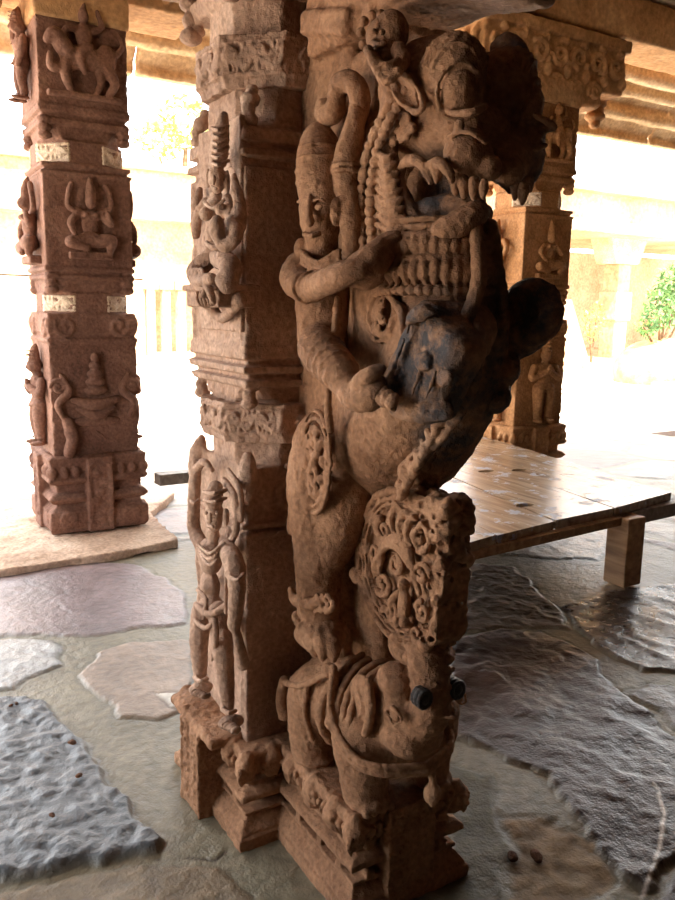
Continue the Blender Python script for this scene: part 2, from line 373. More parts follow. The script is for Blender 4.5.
def outer_base(v, c, s=.28):
    b = s*1.16
    v.prism(c, [(0.06,b*.97,1.42),(.10,b*1.02,1.40),(.2,b*1.0,1.40),(.235,b*.86,1.42),(.25,b*.84,1.42),(.26,b*.93,1.42),(.29,b*1.01,1.42),(.32,b*.93,1.42),(.33,b*.85,1.42),(.38,b*.85,1.42),
                (.385,b*.95,1.42),(.415,b*1.02,1.42),(.44,b*.96,1.42),(.445,b*.93,1.42),(.52,b*.97,1.42),(.56,b*.99,1.42),(.575,b*.9,1.42)])
    for f in faces4(c, b):
        v.box(f(0,.31,-.02), f.rad(.085,.25,.045), .008)
        v.box(f(0,.31,.03), f.rad(.055,.2,.014), .008, cut=True)
        for q in range(6): v.ell(f(.03*math.sin(q*2.1),.15+.06*q,.01), f.rad(.035,.026,.02), .006)
        for q in range(9):
            if abs(q-4) > 1: v.ell(f((q-4)*.075,.47,-.01), f.rad(.026,.035,.022), .006)
        v.disc(f(-.21,.15,-.0), int(np.argmax(np.abs(f.n))), .06, .012, .004, .004); v.disc(f(.21,.15,0), int(np.argmax(np.abs(f.n))), .06, .012, .004, .004)
def faces4(c, h):
    z = V3(0,0,1)
    return [Face((c[0]-h,c[1],c[2]), (0,-1,0), z, (-1,0,0)), Face((c[0],c[1]-h,c[2]), (1,0,0), z, (0,-1,0)),
            Face((c[0]+h,c[1],c[2]), (0,1,0), z, (1,0,0)), Face((c[0],c[1]+h,c[2]), (-1,0,0), z, (0,1,0))]
def outer_pillar(cx, cy, label, plan, wide=False, mat=None):
    mat = mat or M_OUT
    root = empty('stone_pillar', (cx, cy, .06), label, 'pillar', 'outer pillars of the portico'); c = V3(cx, cy, 0); s = .28
    vb = Vol((cx-.36,cy-.36,.05), (cx+.36,cy+.36,.6), .010); outer_base(vb, c); vb.build('base', mat, root)
    vs = Vol((cx-.31,cy-.31,.56), (cx+.31,cy+.31,3.48), .010); outer_profile(vs, c); vs.build('shaft', mat, root)
    for zc, hz in ((1.555,.055), (2.48,.058)):                    # diagonal faces of the octagonal necks, the light on them coloured in pale
        w = s*.965
        for sx in (-1, 1):
            for sy in (-1, 1):
                m_ = V3(cx+sx*w*.7071, cy+sy*w*.7071, zc)
                vb = Vol(m_-V3(.12,.12,hz+.02), m_+V3(.12,.12,hz+.02), .008)
                f = Face(m_, (sy*.7071,-sx*.7071,0), (0,0,1), (sx*.7071,sy*.7071,0))
                A = f(-w*.40,0,-.01); Bv = f(w*.40,0,-.01)
                for q in np.linspace(-hz+.012, hz-.012, 5): vb.seg(A+V3(0,0,q), Bv+V3(0,0,q), .014, .014, .0)
                vine(vb, f, -w*.36, w*.36, -hz*.8, hz*.8, .008, .006, 2)
                vb.build('carved_band', M_BAND, root, nz=((.002,.02),))['label'] = 'carved band on a diagonal face, coloured pale as if lit'
    F4 = faces4(c, s*.98)
    for i, specs in plan.items():
        for nm, z0, H, fn in specs:
            f = F4[i]; lo = np.minimum(f(-.34,z0-.05,-.03), f(.34,z0+H+.12,.11)); hi = np.maximum(f(-.34,z0-.05,-.03), f(.34,z0+H+.12,.11))
            v = Vol(lo, hi, .0075); fn(v, f, z0, H); v.build(nm, mat, root, nz=((.002,.02),))
    # bracket capital with arms along the row
    v = Vol((cx-.92,cy-.42,3.15), (cx+.92,cy+.42,3.86), .012)
    v.box((cx,cy,3.34), (.29,.29,.10), .02); v.box((cx,cy,3.60), (.80,.27,.19), .03); v.box((cx,cy,3.81), (.84,.30,.05), .015)
    if wide: v.box((cx,cy,3.50), (.56,.26,.22), .05)
    for sx in (-1, 1):
        if not wide:
            if sx < 0: v.box((cx-.66,cy,3.36), (.22,.24,.10), .03)
            continue
        for q, (rr, zz) in enumerate(((.10,3.40),(.075,3.34),(.09,3.29),(.05,3.23))): v.ell((cx+sx*.76,cy,zz), (rr,rr,.045), .008)
        for q in range(4): v.tube([V3(cx+sx*.78,cy-.2+.13*q,3.74), V3(cx+sx*.84,cy-.2+.13*q,3.62), V3(cx+sx*.78,cy-.2+.13*q,3.46)], .028, .01)
    for f in (F4[1], F4[3]):
        for q in range(7):
            a = -.66+.22*q; f2 = lambda x, y, z: f(x, y, z-.0)
            v.tube([f(x, y, .012) for x, y in spiral2(a,3.62,.088,1.5,q*1.1, 1 if q % 2 else -1, 20)], [.026-.0007*i for i in range(21)], .005, n=1)
            v.ell(f(a+.1,3.50,.005), f.rad(.035,.055,.035), .006); v.ell(f(a+.1,3.575,.005), f.rad(.022,.025,.03), .006); v.ell(f(a+.06,3.73,.005), f.rad(.04,.03,.035), .006)
            if wide and abs(a) < .5: v.tube([f(x, y, .0) for x, y in spiral2(a,3.40,.075,1.5,q*.7, -1 if q % 2 else 1, 18)], .022, .005, n=1)
    v.build('bracket_capital', M_ROOF, root)
    return root
LP, RP = (1.33, 5.60), (5.10, 5.36)
def rot_stand(a, dd=.05, **kw): return lambda v, f, z0, H: fig_standing(v, f, a, z0, H, dd, **kw)
outer_pillar(*LP, 'tall carved stone pillar on a raised slab at the left, seen dark against the courtyard', {
    0: [('figure_relief', .62, .66, rot_stand(.02, .07, arms='anjali')), ('figure_relief', 1.80, .56, lambda v,f,z,H: fig_seated(v,f,0,z,H,.07)), ('figure_relief', 2.80, .54, rot_stand(0,.07,arms='raised'))],
    1: [('altar_relief', .58, .72, lambda v,f,z,H: fig_vase(v,f,0,z,H,.045)), ('dancer_relief', 1.83, .52, lambda v,f,z,H: fig_seated(v,f,0,z,H,.05)), ('rider_relief', 2.80, .54, lambda v,f,z,H: fig_rider(v,f,0,z,H,.05))],
    2: [('figure_relief', .62, .66, rot_stand(0,.06)), ('figure_relief', 1.80, .56, lambda v,f,z,H: fig_seated(v,f,0,z,H,.06))]})
outer_pillar(*RP, 'tall carved stone pillar behind the wooden platform, warm brown, right of the yali pillar', {
    0: [('figure_relief', .60, .68, rot_stand(.05,.06,arms='raised')), ('dancer_relief', 1.82, .50, rot_stand(.0,.07,arms='raised')), ('figure_relief', 2.80, .45, lambda v,f,z,H: fig_seated(v,f,0,z,H,.05))],
    1: [('worshipper_relief', .60, .74, rot_stand(.02,.06,arms='anjali',crown=.10)), ('seated_relief', 1.83, .50, lambda v,f,z,H: fig_seated(v,f,0,z,H,.05,wild=False)), ('rider_relief', 2.79, .46, lambda v,f,z,H: fig_rider(v,f,0,z,H,.05))]}, True, M_WARM)
print('outer', time.time()-T0)
# ------------------------------------------------------------------ the yali pillar
main = empty('carved_pillar', (PX, PY, 0), 'great carved stone pillar with a rearing lion beast standing on an elephant, in the foreground', 'pillar')
AX = .91                         # its lit left face
w0, HX = .20, .035
C0 = V3(PX, PY, 0)
v = Vol((.84, 1.92, .2), (1.42, 2.5, 2.7), .0055)
v.prism(C0, [(.22,w0,1.42),(.90,w0,1.42),(.901,.205,1.42),(.915,.205,1.42),(.916,.192,1.42),(.928,.192,1.42),(.929,.208,1.42),(.945,.208,1.42),(.946,.196,1.42),(.985,.19,1.42),(1.03,.186,1.42),(1.08,.178,1.36),
    (1.10,.178,1.25),(1.101,.182,1.03),(1.29,.182,1.03),(1.291,.185,1.12),(1.33,.185,1.2),(1.331,.20,1.42),(1.352,.206,1.42),(1.353,.188,1.42),(1.367,.188,1.42),(1.368,.207,1.42),(1.39,.212,1.42),(1.391,.192,1.42),(1.408,.192,1.42),(1.409,.207,1.42),(1.448,.205,1.42),
    (1.449,w0,1.42),(1.92,w0,1.42),(1.921,.19,1.42),(1.94,.19,1.42),(1.941,.212,1.42),(1.965,.205,1.42),(1.966,.186,1.42),(1.98,.186,1.42),(1.981,.206,1.42),(2.02,.200,1.42),
    (2.021,.182,1.1),(2.36,.182,1.03),(2.361,.19,1.3),(2.38,.2,1.42),(2.41,.208,1.42),(2.411,.19,1.42),(2.44,.19,1.42),(2.441,.21,1.42),(2.66,.21,1.42)], hx=HX)
for sx in (-1, 1):
    for sy in (-1, 1):
        g = lambda a, z: V3(PX+sx*(HX+a), PY+sy*a, z)
        for z0 in (1.285, 2.035, 2.345):                         # curled corner leaves at each change of section
            up = 1 if z0 > 1.5 else 1
            v.ell(g(.178, z0+.0), (.024,.024,.018), .006); v.ell(g(.182, z0+.026), (.018,.018,.016), .005)
            v.ell(g(.172, z0+.052), (.026,.026,.02), .006); v.ell(g(.165, z0+.08), (.016,.016,.014), .005)
        v.tube([g(.19,.96), g(.196,1.02), g(.192,1.08), g(.182,1.135)], [.012,.02,.026,.014], .01)
        for q in range(3):                                       # great scroll of the lower block's shoulder
            v.tube([g(.186,1.12-.02*q), g(.17,1.07-.02*q)+V3(0,-sy*.03,0), g(.17,1.0)+V3(0,-sy*(.055-.012*q),0), g(.187,.97)+V3(0,-sy*(.04-.01*q),0)], .010, .004)
f = Face((AX,PY,0), (0,-1,0), (0,0,1), (-1,0,0))
for a in (-.172, .172):                                           # raised fillets framing the reliefs
    v.box(f(a, 1.68, 0), f.rad(.008,.22,.006), .003); v.box(f(a, .6, 0), f.rad(.008,.29,.006), .003)
fb = Face((PX,PY-w0,0), (1,0,0), (0,0,1), (0,-1,0))
v.tube([fb(x, y, -.004) for x, y in spiral2(-.1,1.03,.07,1.2,1.6,-1)], .009, .004)
v.build('shaft', M_SHAFT, main)
# carved octagonal bands
for zc, hz in ((1.2245,.056), (2.192,.066)):
    w = .218
    v = Vol((PX-.3,PY-.27,zc-hz-.03), (PX+.3,PY+.27,zc+hz+.03), .0032)
    v.prism((PX,PY,zc), [(-hz,w*.98,1.0),(-hz*.62,w,1.0),(hz,w,1.0)] if zc < 2 else [(-hz,w*.95,1.0),(-hz*.7,w*.965,1.0),(-hz*.55,w,1.0),(hz*.8,w,1.0),(hz*.81,w*1.02,1.0),(hz,w*1.02,1.0)], hx=HX)
    L = w*.414
    f1 = Face((PX-HX-w,PY,zc), (0,-1,0), (0,0,1), (-1,0,0)); n = V3(-.7071,-.7071,0)
    f2 = Face((PX-HX,PY,zc)+n*w, (.7071,-.7071,0), (0,0,1), n); f3 = Face((PX,PY-w,zc), (1,0,0), (0,0,1), (0,-1,0))
    for f, LL in ((f1, L), (f2, L), (f3, L)):
        vine(v, f, -LL*.93, LL*.93, -hz*.5, hz*.72, .0052, .002, 4)
        for q in range(5): v.ell(f(-LL*.8+LL*.4*q, hz*.1*(-1)**q, .001), (.007,.007,.009), .003)
    v.build('carved_band', M_SHAFT, main)
# dancer and guardian on the lit face, hanging capital pieces above
fA = Face((AX,PY,0), (0,-1,0), (0,0,1), (-1,0,0))
def onA(x, y, out): return at(x, y, AX-out)
v = Vol((.70,1.66,1.40), (.93,2.50,2.2), .0034)
def T(pts, rs, k=.004, n=5):
    v.tube([onA(*p) for p in pts], [r*.62 for r in rs] if not np.isscalar(rs) else rs*.8, k, n)
def E2(c, r, k=.006): v.ell(c, (r[0]*.62, r[1]*.72, r[2]*.88) if not np.isscalar(r) else r*.7, k)
T([(224,116,.05),(221,135,.06),(218,160,.05)], [.018,.034,.040]); 
for q in range(6): T([(212,128+7*q,.07),(218,130+7*q,.10),(228,126+7*q,.06)], .006, .002, 3)
E2(onA(217,178,.06), (.036,.034,.046)); E2(onA(214,180,.098), (.008,.007,.016), .004); T([(212,187,.085),(216,189,.09)], .005, .002)
E2(onA(227,182,.04), (.014,.012,.035)); E2(onA(208,178,.04), (.012,.012,.03))
E2(onA(216,197,.045), (.025,.026,.03)); E2(onA(214,212,.045), (.045,.058,.05)); E2(onA(206,214,.085), .026); E2(onA(222,211,.08), .026)
T([(204,202,.08),(213,208,.10),(224,200,.08)], .006, .002)
E2(onA(214,235,.04), (.038,.044,.055)); E2(onA(215,253,.045), (.05,.056,.04))
T([(207,243,.09),(214,248,.1),(224,245,.08)], .008, .002)
T([(228,200,.04),(233,220,.07),(236,236,.09),(224,246,.11),(217,232,.12)], [.026,.030,.026,.024,.026]); E2(onA(217,228,.12), (.03,.03,.035))
T([(235,238,.06),(240,222,.05),(239,200,.05),(236,190,.05),(234,176,.04)], [.026,.026,.024,.022,.012]); E2(onA(239,214,.06), (.03,.028,.03))
T([(206,203,.04),(198,216,.05),(196,235,.04)], [.024,.022,.02]); T([(200,190,.03),(197,205,.04),(195,225,.03)], [.014,.022,.018])
T([(219,258,.06),(230,266,.09),(228,284,.11),(222,280,.12)], [.042,.044,.036,.028]); T([(210,258,.06),(196,271,.09),(199,280,.11),(212,279,.125)], [.040,.040,.030,.024])
for q in range(4): T([(192+3*q,268,.11),(195+3*q,275,.12),(197+3*q,284,.11)], .006, .002, 3)
T([(204,280,.12),(210,292,.13),(214,303,.12)], [.012,.016,.010]); T([(208,282,.12),(203,296,.13)], .01)
v.box(at(220,296,AX-.05), (.055,.115,.03), .006); v.box(at(220,288,AX-.055), (.064,.12,.008), .004)
T([(205,300,.06),(222,318,.03),(240,300,.05)], [.03,.022,.03])
for q in range(5): T([(198+3*q,290,.11),(197+3.4*q,298,.118),(200+3*q,305,.11)], .0055, .002, 3)
v.box(onA(222,230,-.0), (.01,.15,.28), .004)
v.build('dancer_relief', M_SHAFT, main, nz=((.0016,.012),))
v = Vol((.68,1.64,.20), (.93,2.56,1.22), .0034)
T([(215,488,.06),(214,500,.075)], [.036,.042]); T([(204,492,.08),(213,494,.12),(226,490,.08)], .008, .002); T([(204,500,.08),(213,502,.125),(226,498,.08)], .006, .002)
E2(onA(214,515,.07), (.042,.042,.056)); E2(onA(210,518,.112), (.01,.008,.018), .004)
for x in (206, 217): E2(onA(x,513,.105), (.008,.010,.007), .002)
T([(208,526,.105),(213,527,.11)], .006, .002); E2(onA(226,517,.05), (.016,.014,.03))
E2(onA(213,534,.05), (.03,.032,.035)); E2(onA(210,556,.05), (.055,.072,.065)); E2(onA(210,586,.045), (.046,.056,.06)); E2(onA(211,606,.05), (.055,.066,.045))
for q in range(3): T([(198,545+3*q,.08),(210,553+6*q,.115),(224,543+3*q,.08)], .006, .002)
T([(196,605,.08),(210,614,.11),(228,604,.08)], .012, .003); T([(198,590,.09),(206,600,.11),(204,618,.11)], .008, .003)
T([(202,545,.05),(194,528,.05),(194,500,.055),(195,478,.05),(196,463,.04)], [.036,.032,.030,.028,.02]); T([(196,470,.04),(204,462,.05),(212,470,.04)], [.022,.018,.012])
for yy in (500,): T([(190,yy,.06),(194,yy+3,.085),(199,yy,.06)], .006, .002)
T([(226,548,.05),(232,558,.08),(236,572,.09)], [.040,.044,.046]); T([(236,572,.09),(237,592,.10),(235,618,.10)], [.038,.036,.03]); E2(onA(234,622,.10), (.03,.026,.034))
T([(234,622,.10),(238,640,.09),(243,664,.06)], [.014,.02,.03]); T([(228,575,.11),(237,580,.13),(244,574,.10)], .007, .002)
T([(229,560,.1),(226,580,.11),(226,612,.1)], .007, .002)
T([(202,612,.06),(199,640,.08),(200,668,.07),(200,680,.06)], [.052,.046,.036,.028]); T([(220,612,.06),(223,650,.08),(227,690,.07),(228,708,.06)], [.054,.048,.034,.028])
E2(onA(201,688,.09), (.062,.034,.022)); E2(onA(231,722,.09), (.062,.034,.022))
for q in range(5):
    v.ell(at(195+2.6*q,692+1.0*q,AX-.145), (.016,.0065,.010), .002); v.ell(at(226+2.5*q,724+1.6*q,AX-.145), (.016,.0065,.010), .002)
for p in ((200,677),(228,709)): T([(p[0]-6,p[1],.08),(p[0],p[1]+4,.105),(p[0]+7,p[1]+2,.08)], .008, .002)
T([(196,622,.09),(206,628,.115),(216,620,.1)], .009, .003); T([(214,610,.1),(216,640,.11),(212,660,.07)], [.012,.014,.008])
T([(224,480,.02),(236,500,.03),(236,530,.03),(228,545,.03)], .012, .004); T([(228,470,.02),(240,490,.03),(241,520,.025)], .010, .004)
v.build('guardian_relief', M_SHAFT, main, nz=((.0016,.012),))

# ------------------------------------------------------------------ stepped plinth
v = Vol((.70,1.40,-.02), (1.62,2.62,.34), .0040)
def plinth_prof(a, b): return [(z, a+(w-a)*(1-.4*b), o) for z, w, o in pl0(a)]
def pl0(a): return [(z, a+w, 1.42) for z, w in ((-.01,.082),(.030,.082),(.031,.074),(.040,.072),(.078,.036),(.079,.046),(.088,.046),(.089,.006),(.112,.006),(.113,.034),(.121,.036),(.134,.066),(.150,.066),(.163,.038),(.164,.030),(.172,.030),(.173,.004),(.196,.004),(.197,.036),(.207,.036),(.208,.046),(.258,.054),(.268,.054),(.276,.046))]
v.prism((PX,2.19,0), plinth_prof(.195,0), hx=.025, hy=.0)
v.prism((PX+.02,1.82,0), plinth_prof(.085,.55), hx=.048, hy=.155)           # the arm that carries the elephant
YF0 = 1.82-.282
# projecting middle panels
v.box((PX-.01,2.19,.13), (.335,.075,.145), .006)
v.box((PX+.02,YF0+.055,.13), (.078,.07,.145), .006)
for q in range(6):
    f = Face((PX-.345,2.19,.04+.042*q), (0,-1,0), (0,0,1), (-1,0,0))
    for sgn in (-1, 1): v.tube([f(x, y, .0) for x, y in spiral2(sgn*.036,0,.024,1.2,.6*q,sgn,12)], .006, .003, n=1)
    g = Face((PX+.02,YF0-.015,.03+.042*q), (1,0,0), (0,0,1), (0,-1,0))
    for sgn in (-1, 1): v.tube([g(x, y, -.001) for x, y in spiral2(sgn*.034,0,.024,1.3,.7*q,sgn,12)], .0055, .003, n=1)
for sgn in (-1, 1):
    v.box((PX-.345,2.19+sgn*.07,.13), (.006,.006,.14), .003); v.box((PX+.02+sgn*.072,YF0-.017,.125), (.005,.005,.15), .003)
# frieze pendants at the corners and along the sides
def pend(x, y, sx, sy):
    v.tube([V3(x,y,.262), V3(x+sx*.006,y+sy*.006,.235), V3(x-sx*.004,y-sy*.004,.205), V3(x-sx*.01,y-sy*.01,.192)], [.022,.027,.021,.010], .005)
    for q in range(3): v.ell((x+sx*.020+.015*(q-1)*abs(sy), y+sy*.020+.015*(q-1)*abs(sx), .245-.012*(q%2)), .011, .003)
    for q in range(3): v.seg(V3(x+sx*.026+.017*(q-1)*abs(sy), y+sy*.026+.017*(q-1)*abs(sx), .236), V3(x+sx*.018+.008*(q-1)*abs(sy), y+sy*.018+.008*(q-1)*abs(sx), .198), .007, .005, .003)
XL, XR, YF, XA, YN, YB = 1.165-.174, 1.165+.172, 1.82-.282, 1.145-.272, 2.19-.247, 2.19+.247
for (x, y, sx, sy) in ((XA,YN,-1,-1),(XA,YN+.1,-1,0),(XA,YN+.35,-1,0),(XA,YB,-1,1),(XA+.09,YN,0,-1),(XL,YF,-1,-1),(XL,YF+.1,-1,0),(XL,YF+.22,-1,0),(XL,YF+.34,-1,0),(XR,YF,1,-1),(XR,YF+.12,1,0)):
    pend(x-sx*.010, y-sy*.010, sx, sy)
for (x, y) in ((XL+.012,YF+.05),(XL+.012,YF+.16),(XL+.012,YF+.28),(XA+.012,YN+.06),(XA+.012,YN+.14)):      # little blocks set in the recesses
    v.box((x+.02,y,.185), (.022,.016,.016), .003); v.box((x+.02,y+.03,.100), (.026,.014,.016), .003)
for (x, y) in ((XL+.06,YF+.02),(XR-.05,YF+.02)): v.box((x,y+.005,.185), (.016,.02,.016), .003); v.box((x,y+.005,.100), (.016,.024,.016), .003)
v.box((.87,2.21,.275), (.065,.17,.016), .012); v.ell((.87,2.3,.285), (.06,.09,.018), .02)
rs = np.random.default_rng(21)
for (x0, y0, x1, y1, nx_, ny_, n) in ((XA,YN+.03,XA,YB-.03,-1,0,15),(XA+.03,YN,XA+.14,YN,0,-1,5),(XL,YF+.03,XL,YF+.38,-1,0,14),(XL+.03,YF,XL+.1,YF,0,-1,4),(XR-.09,YF,XR-.02,YF,0,-1,4)):
    for q in range(n):                                             # leafy frieze under the rim
        t = q/(n-1); p = V3(x0+(x1-x0)*t, y0+(y1-y0)*t, 0)
        v.ell(p+V3(nx_*.006, ny_*.006, .244-.008*(q%2)), .0105, .002); v.seg(p+V3(nx_*.006, ny_*.006, .232), p+V3(nx_*.0, ny_*.0, .208), .008, .004, .002)
        if q%2: v.ell(p+V3(nx_*.004,ny_*.004,.222), .005, .002, cut=True)
v.build('plinth', M_MAIN, main)

# ------------------------------------------------------------------ the elephant under the beast
el = Vol((.94,1.26,.26), (1.42,2.0,.80), .0036)
EX = 1.15
el.ell((EX,1.79,.475), (.145,.20,.125), rx=-6); el.ell((EX,1.64,.46), (.135,.13,.14), .03)
for (x, y, s) in ((1.045,1.855,1),(1.285,1.86,1)):
    el.tube([V3(x+.02*(1 if x<1.1 else -1),y,.47), V3(x,y-.005,.37), V3(x,y,.285)], [.085,.060,.050], .02); el.ell((x-.0,y-.018,.287), (.056,.060,.022), .01)
for x in (1.065, 1.275):
    el.tube([V3(x+.01,1.63,.46), V3(x,1.61,.37), V3(x,1.60,.285)], [.085,.060,.048], .02); el.ell((x,1.582,.287), (.054,.058,.022), .01)
    for q in range(4): el.ell((x-.036+.024*q,1.535,.282), (.012,.010,.012), .003)
el.ell((EX,1.545,.565), (.098,.10,.10), .02); el.ell((EX-.015,1.50,.50), (.082,.072,.062), .02)        # head and jowl
for sx in (-1, 1):
    el.ell((EX+sx*.05,1.52,.64), (.048,.055,.042), .015)                                               # forehead bumps
el.tube([V3(EX-.02,1.45,.56), V3(EX-.02,1.42,.60), V3(EX-.015,1.43,.66), V3(EX-.01,1.46,.72)], [.044,.038,.038,.046], .02)   # trunk rising under the roundel
for q in range(4): el.tube([V3(EX-.045,1.42,.60+.03*q), V3(EX,1.362+.012*q,.60+.03*q), V3(EX+.045,1.42,.60+.03*q)], .005, .003)
el.ell((EX+.01,1.405,.515), (.045,.022,.012), .004, cut=True)
for sx in (-1, 1):
    e = V3(EX+sx*.098,1.46,.585)
    el.ell(e, (.010,.018,.015), .003); el.tube([e+V3(sx*.004,.03,0), e+V3(sx*.008,0,.024), e+V3(sx*.0,-.03,.002), e+V3(sx*.006,0,-.02), e+V3(sx*.004,.03,0)], .004, .002)
el.build('elephant', M_MAIN, main); elo = bpy.data.objects['elephant']
for sx in (-1, 1):
    ev = Vol((.94,1.36,.30), (1.42,2.0,.74), .0034)
    ev.ell((EX+sx*.104,1.60,.56), (.014,.055,.075), .006, rx=14); ev.tube([V3(EX+sx*.110,1.56,.635), V3(EX+sx*.118,1.535,.57), V3(EX+sx*.114,1.565,.49), V3(EX+sx*.11,1.61,.475)], [.009,.012,.010,.008], .004)
    ev.tube([V3(EX+sx*.116,y,z) for y, z in ((1.60,.60),(1.575,.56),(1.60,.51))], .005, .003)
    ev.build('ear', M_MAIN, elo, nz=((.0014,.012),))
hv = Vol((.94,1.36,.30), (1.42,2.02,.74), .0036)
def ring_rope(y, dz, r, rx, rz, zc=.47, slant=.0, n=26):
    P = [V3(EX+rx*math.cos(t), y+slant*math.sin(t), zc+dz+rz*math.sin(t)) for t in np.linspace(0, 2*math.pi, n)]
    hv.tube(P, r, .003, n=1)
for q in range(4): ring_rope(1.60+.022*q, .01, .010, .138+.004*q, .14, slant=.03+.01*q)
ring_rope(1.735, 0, .013, .148, .130); 
for sx in (-1, 1):
    P = [V3(EX+sx*.125,1.70,.60), V3(EX+sx*.156,1.66,.50), V3(EX+sx*.15,1.57,.43), V3(EX+sx*.11,1.50,.415), V3(EX,1.455,.41)]
    hv.tube(P, .011, .003); hv.tube([p+V3(sx*.004,0,.018) for p in P], .008, .003)
    hv.ell((EX+sx*.156,1.655,.49), .022, .004); hv.ell((EX+sx*.13,1.72,.60), .022, .004)
    hv.tube([V3(EX+sx*.13,1.74,.58), V3(EX+sx*.158,1.82,.52), V3(EX+sx*.15,1.93,.48), V3(EX+sx*.08,1.985,.46)], [.009,.009,.009,.007], .003)
    hv.tube([V3(EX+sx*.152,1.80,.53), V3(EX+sx*.16,1.80,.45), V3(EX+sx*.14,1.79,.37)], .008, .003)
    hv.tube([V3(EX+sx*.15,1.94,.48), V3(EX+sx*.155,1.955,.42), V3(EX+sx*.145,1.95,.37)], [.016,.014,.02], .004)
hv.tube([V3(EX+.02,1.46,.41), V3(EX+.02,1.45,.37)], .01, .003); hv.ell((EX+.02,1.45,.345), (.023,.023,.028), .004); hv.ell((EX+.02,1.45,.322), (.011,.011,.014), .003)
hv.build('harness', M_MAIN, elo, nz=((.0012,.01),))
for sx in (-1, 1):
    tv = Vol((EX-.2,1.3,.54), (EX+.2,1.52,.72), .0036)
    tv.ell((1.135+sx*.05,1.405,.650), (.017,.026,.020), .004)
    for q in range(3): tv.tube([V3(1.135+sx*.05+.0185*math.cos(t), 1.388+.012*q, .650+.021*math.sin(t)) for t in np.linspace(0, 6.283, 14)], .005, .002, n=1)
    t = tv.build('tusk_stub', M_TUSK, elo, nz=None); t['label'] = 'dark polished tusk stump'
print('elephant', time.time()-T0)
# ------------------------------------------------------------------ the yali: rearing lion beast
YX = 1.16
def mir(p): return V3(2*YX-p[0], p[1], p[2])
yb = Vol((.94,1.02,.52), (1.46,2.06,2.62), .005)
def Y(pts, rs, k=.02, n=5, vol=None, both=False):
    P = [at(*p) for p in pts]; (vol or yb).tube(P, rs, k, n)
    if both: (vol or yb).tube([mir(p) for p in P], rs, k, n)
# stone web tying the beast to the shaft
yb.box((YX,1.92,1.42), (.075,.14,.84), .02); yb.box((YX,1.80,1.75), (.065,.14,.42), .03)
yb.box((YX,1.82,.84), (.03,.16,.26), .03); yb.box((YX,1.78,2.40), (.115,.16,.22), .02, k=.01, rx=0); yb.box((YX,1.82,2.235), (.135,.12,.03), .015, k=.01, rx=14); yb.box((YX,1.66,2.44), (.17,.36,.10), .02, k=.01)
yb.box((YX,1.55,2.27), (.14,.26,.05), .02, k=.02, rx=12)
yb.box((YX+.01,1.47,2.275), (.115,.20,.065), .012, k=.01); yb.box((YX+.01,1.45,2.215), (.10,.17,.02), .01, k=.006)
# trunk of the body: neck, chest, belly, haunch
Y([(440,240,YX),(448,268,YX),(446,320,YX),(430,375,YX),(400,428,YX),(362,462,YX),(350,490,YX)], [.085,.095,.11,.115,.115,.11,.09], .03)
Y([(395,150,YX),(395,230,YX),(400,320,YX),(380,400,YX)], [.085,.10,.11,.10], .04)
yb.ell(at(330,462,1.08), (.065,.11,.14), .04, rx=-18)                     # near haunch
yb.ell(mir(at(330,462,1.08)), (.065,.11,.14), .04, rx=-18)
Y([(470,300,1.2),(468,370,1.2),(448,425,1.2),(425,470,1.2)], [.07,.07,.065,.05], .04)    # breast ridge running down to the roundel
yb.ell(at(381,312,1.06), (.028,.055,.080), .015, rx=8)
for q, kx in enumerate((1.0, .8)): Y([(381+kx*15*math.cos(t), 313+kx*28*math.sin(t)-5*kx*math.cos(t), 1.036-.004*q) for t in np.linspace(0, 6.283, 20)], .0065, .003, 1)
for q in range(5): yb.tube([at(x, y, 1.028) for x, y in spiral2(377+5*(q%2),293+9*q,5.5,1.3,q,1 if q%2 else -1,14)], .0058, .002, n=1)
for q in range(5): Y([(372+5*q,292+2*q,1.03),(386+4*q,288+6*q,1.025),(398+1*q,302+8*q,1.035)], [.005,.008,.005], .003, 3)
Y([(392,262,1.08),(402,290,1.07),(398,330,1.07),(388,352,1.075)], [.012,.016,.014,.008], .01); Y([(366,292,1.09),(362,320,1.08),(372,348,1.08)], .010, .008)
yb.build('yali', M_MAIN, main); yo = bpy.data.objects['yali']
yo['label'] = 'rearing lion beast with bulging eyes and open jaws'
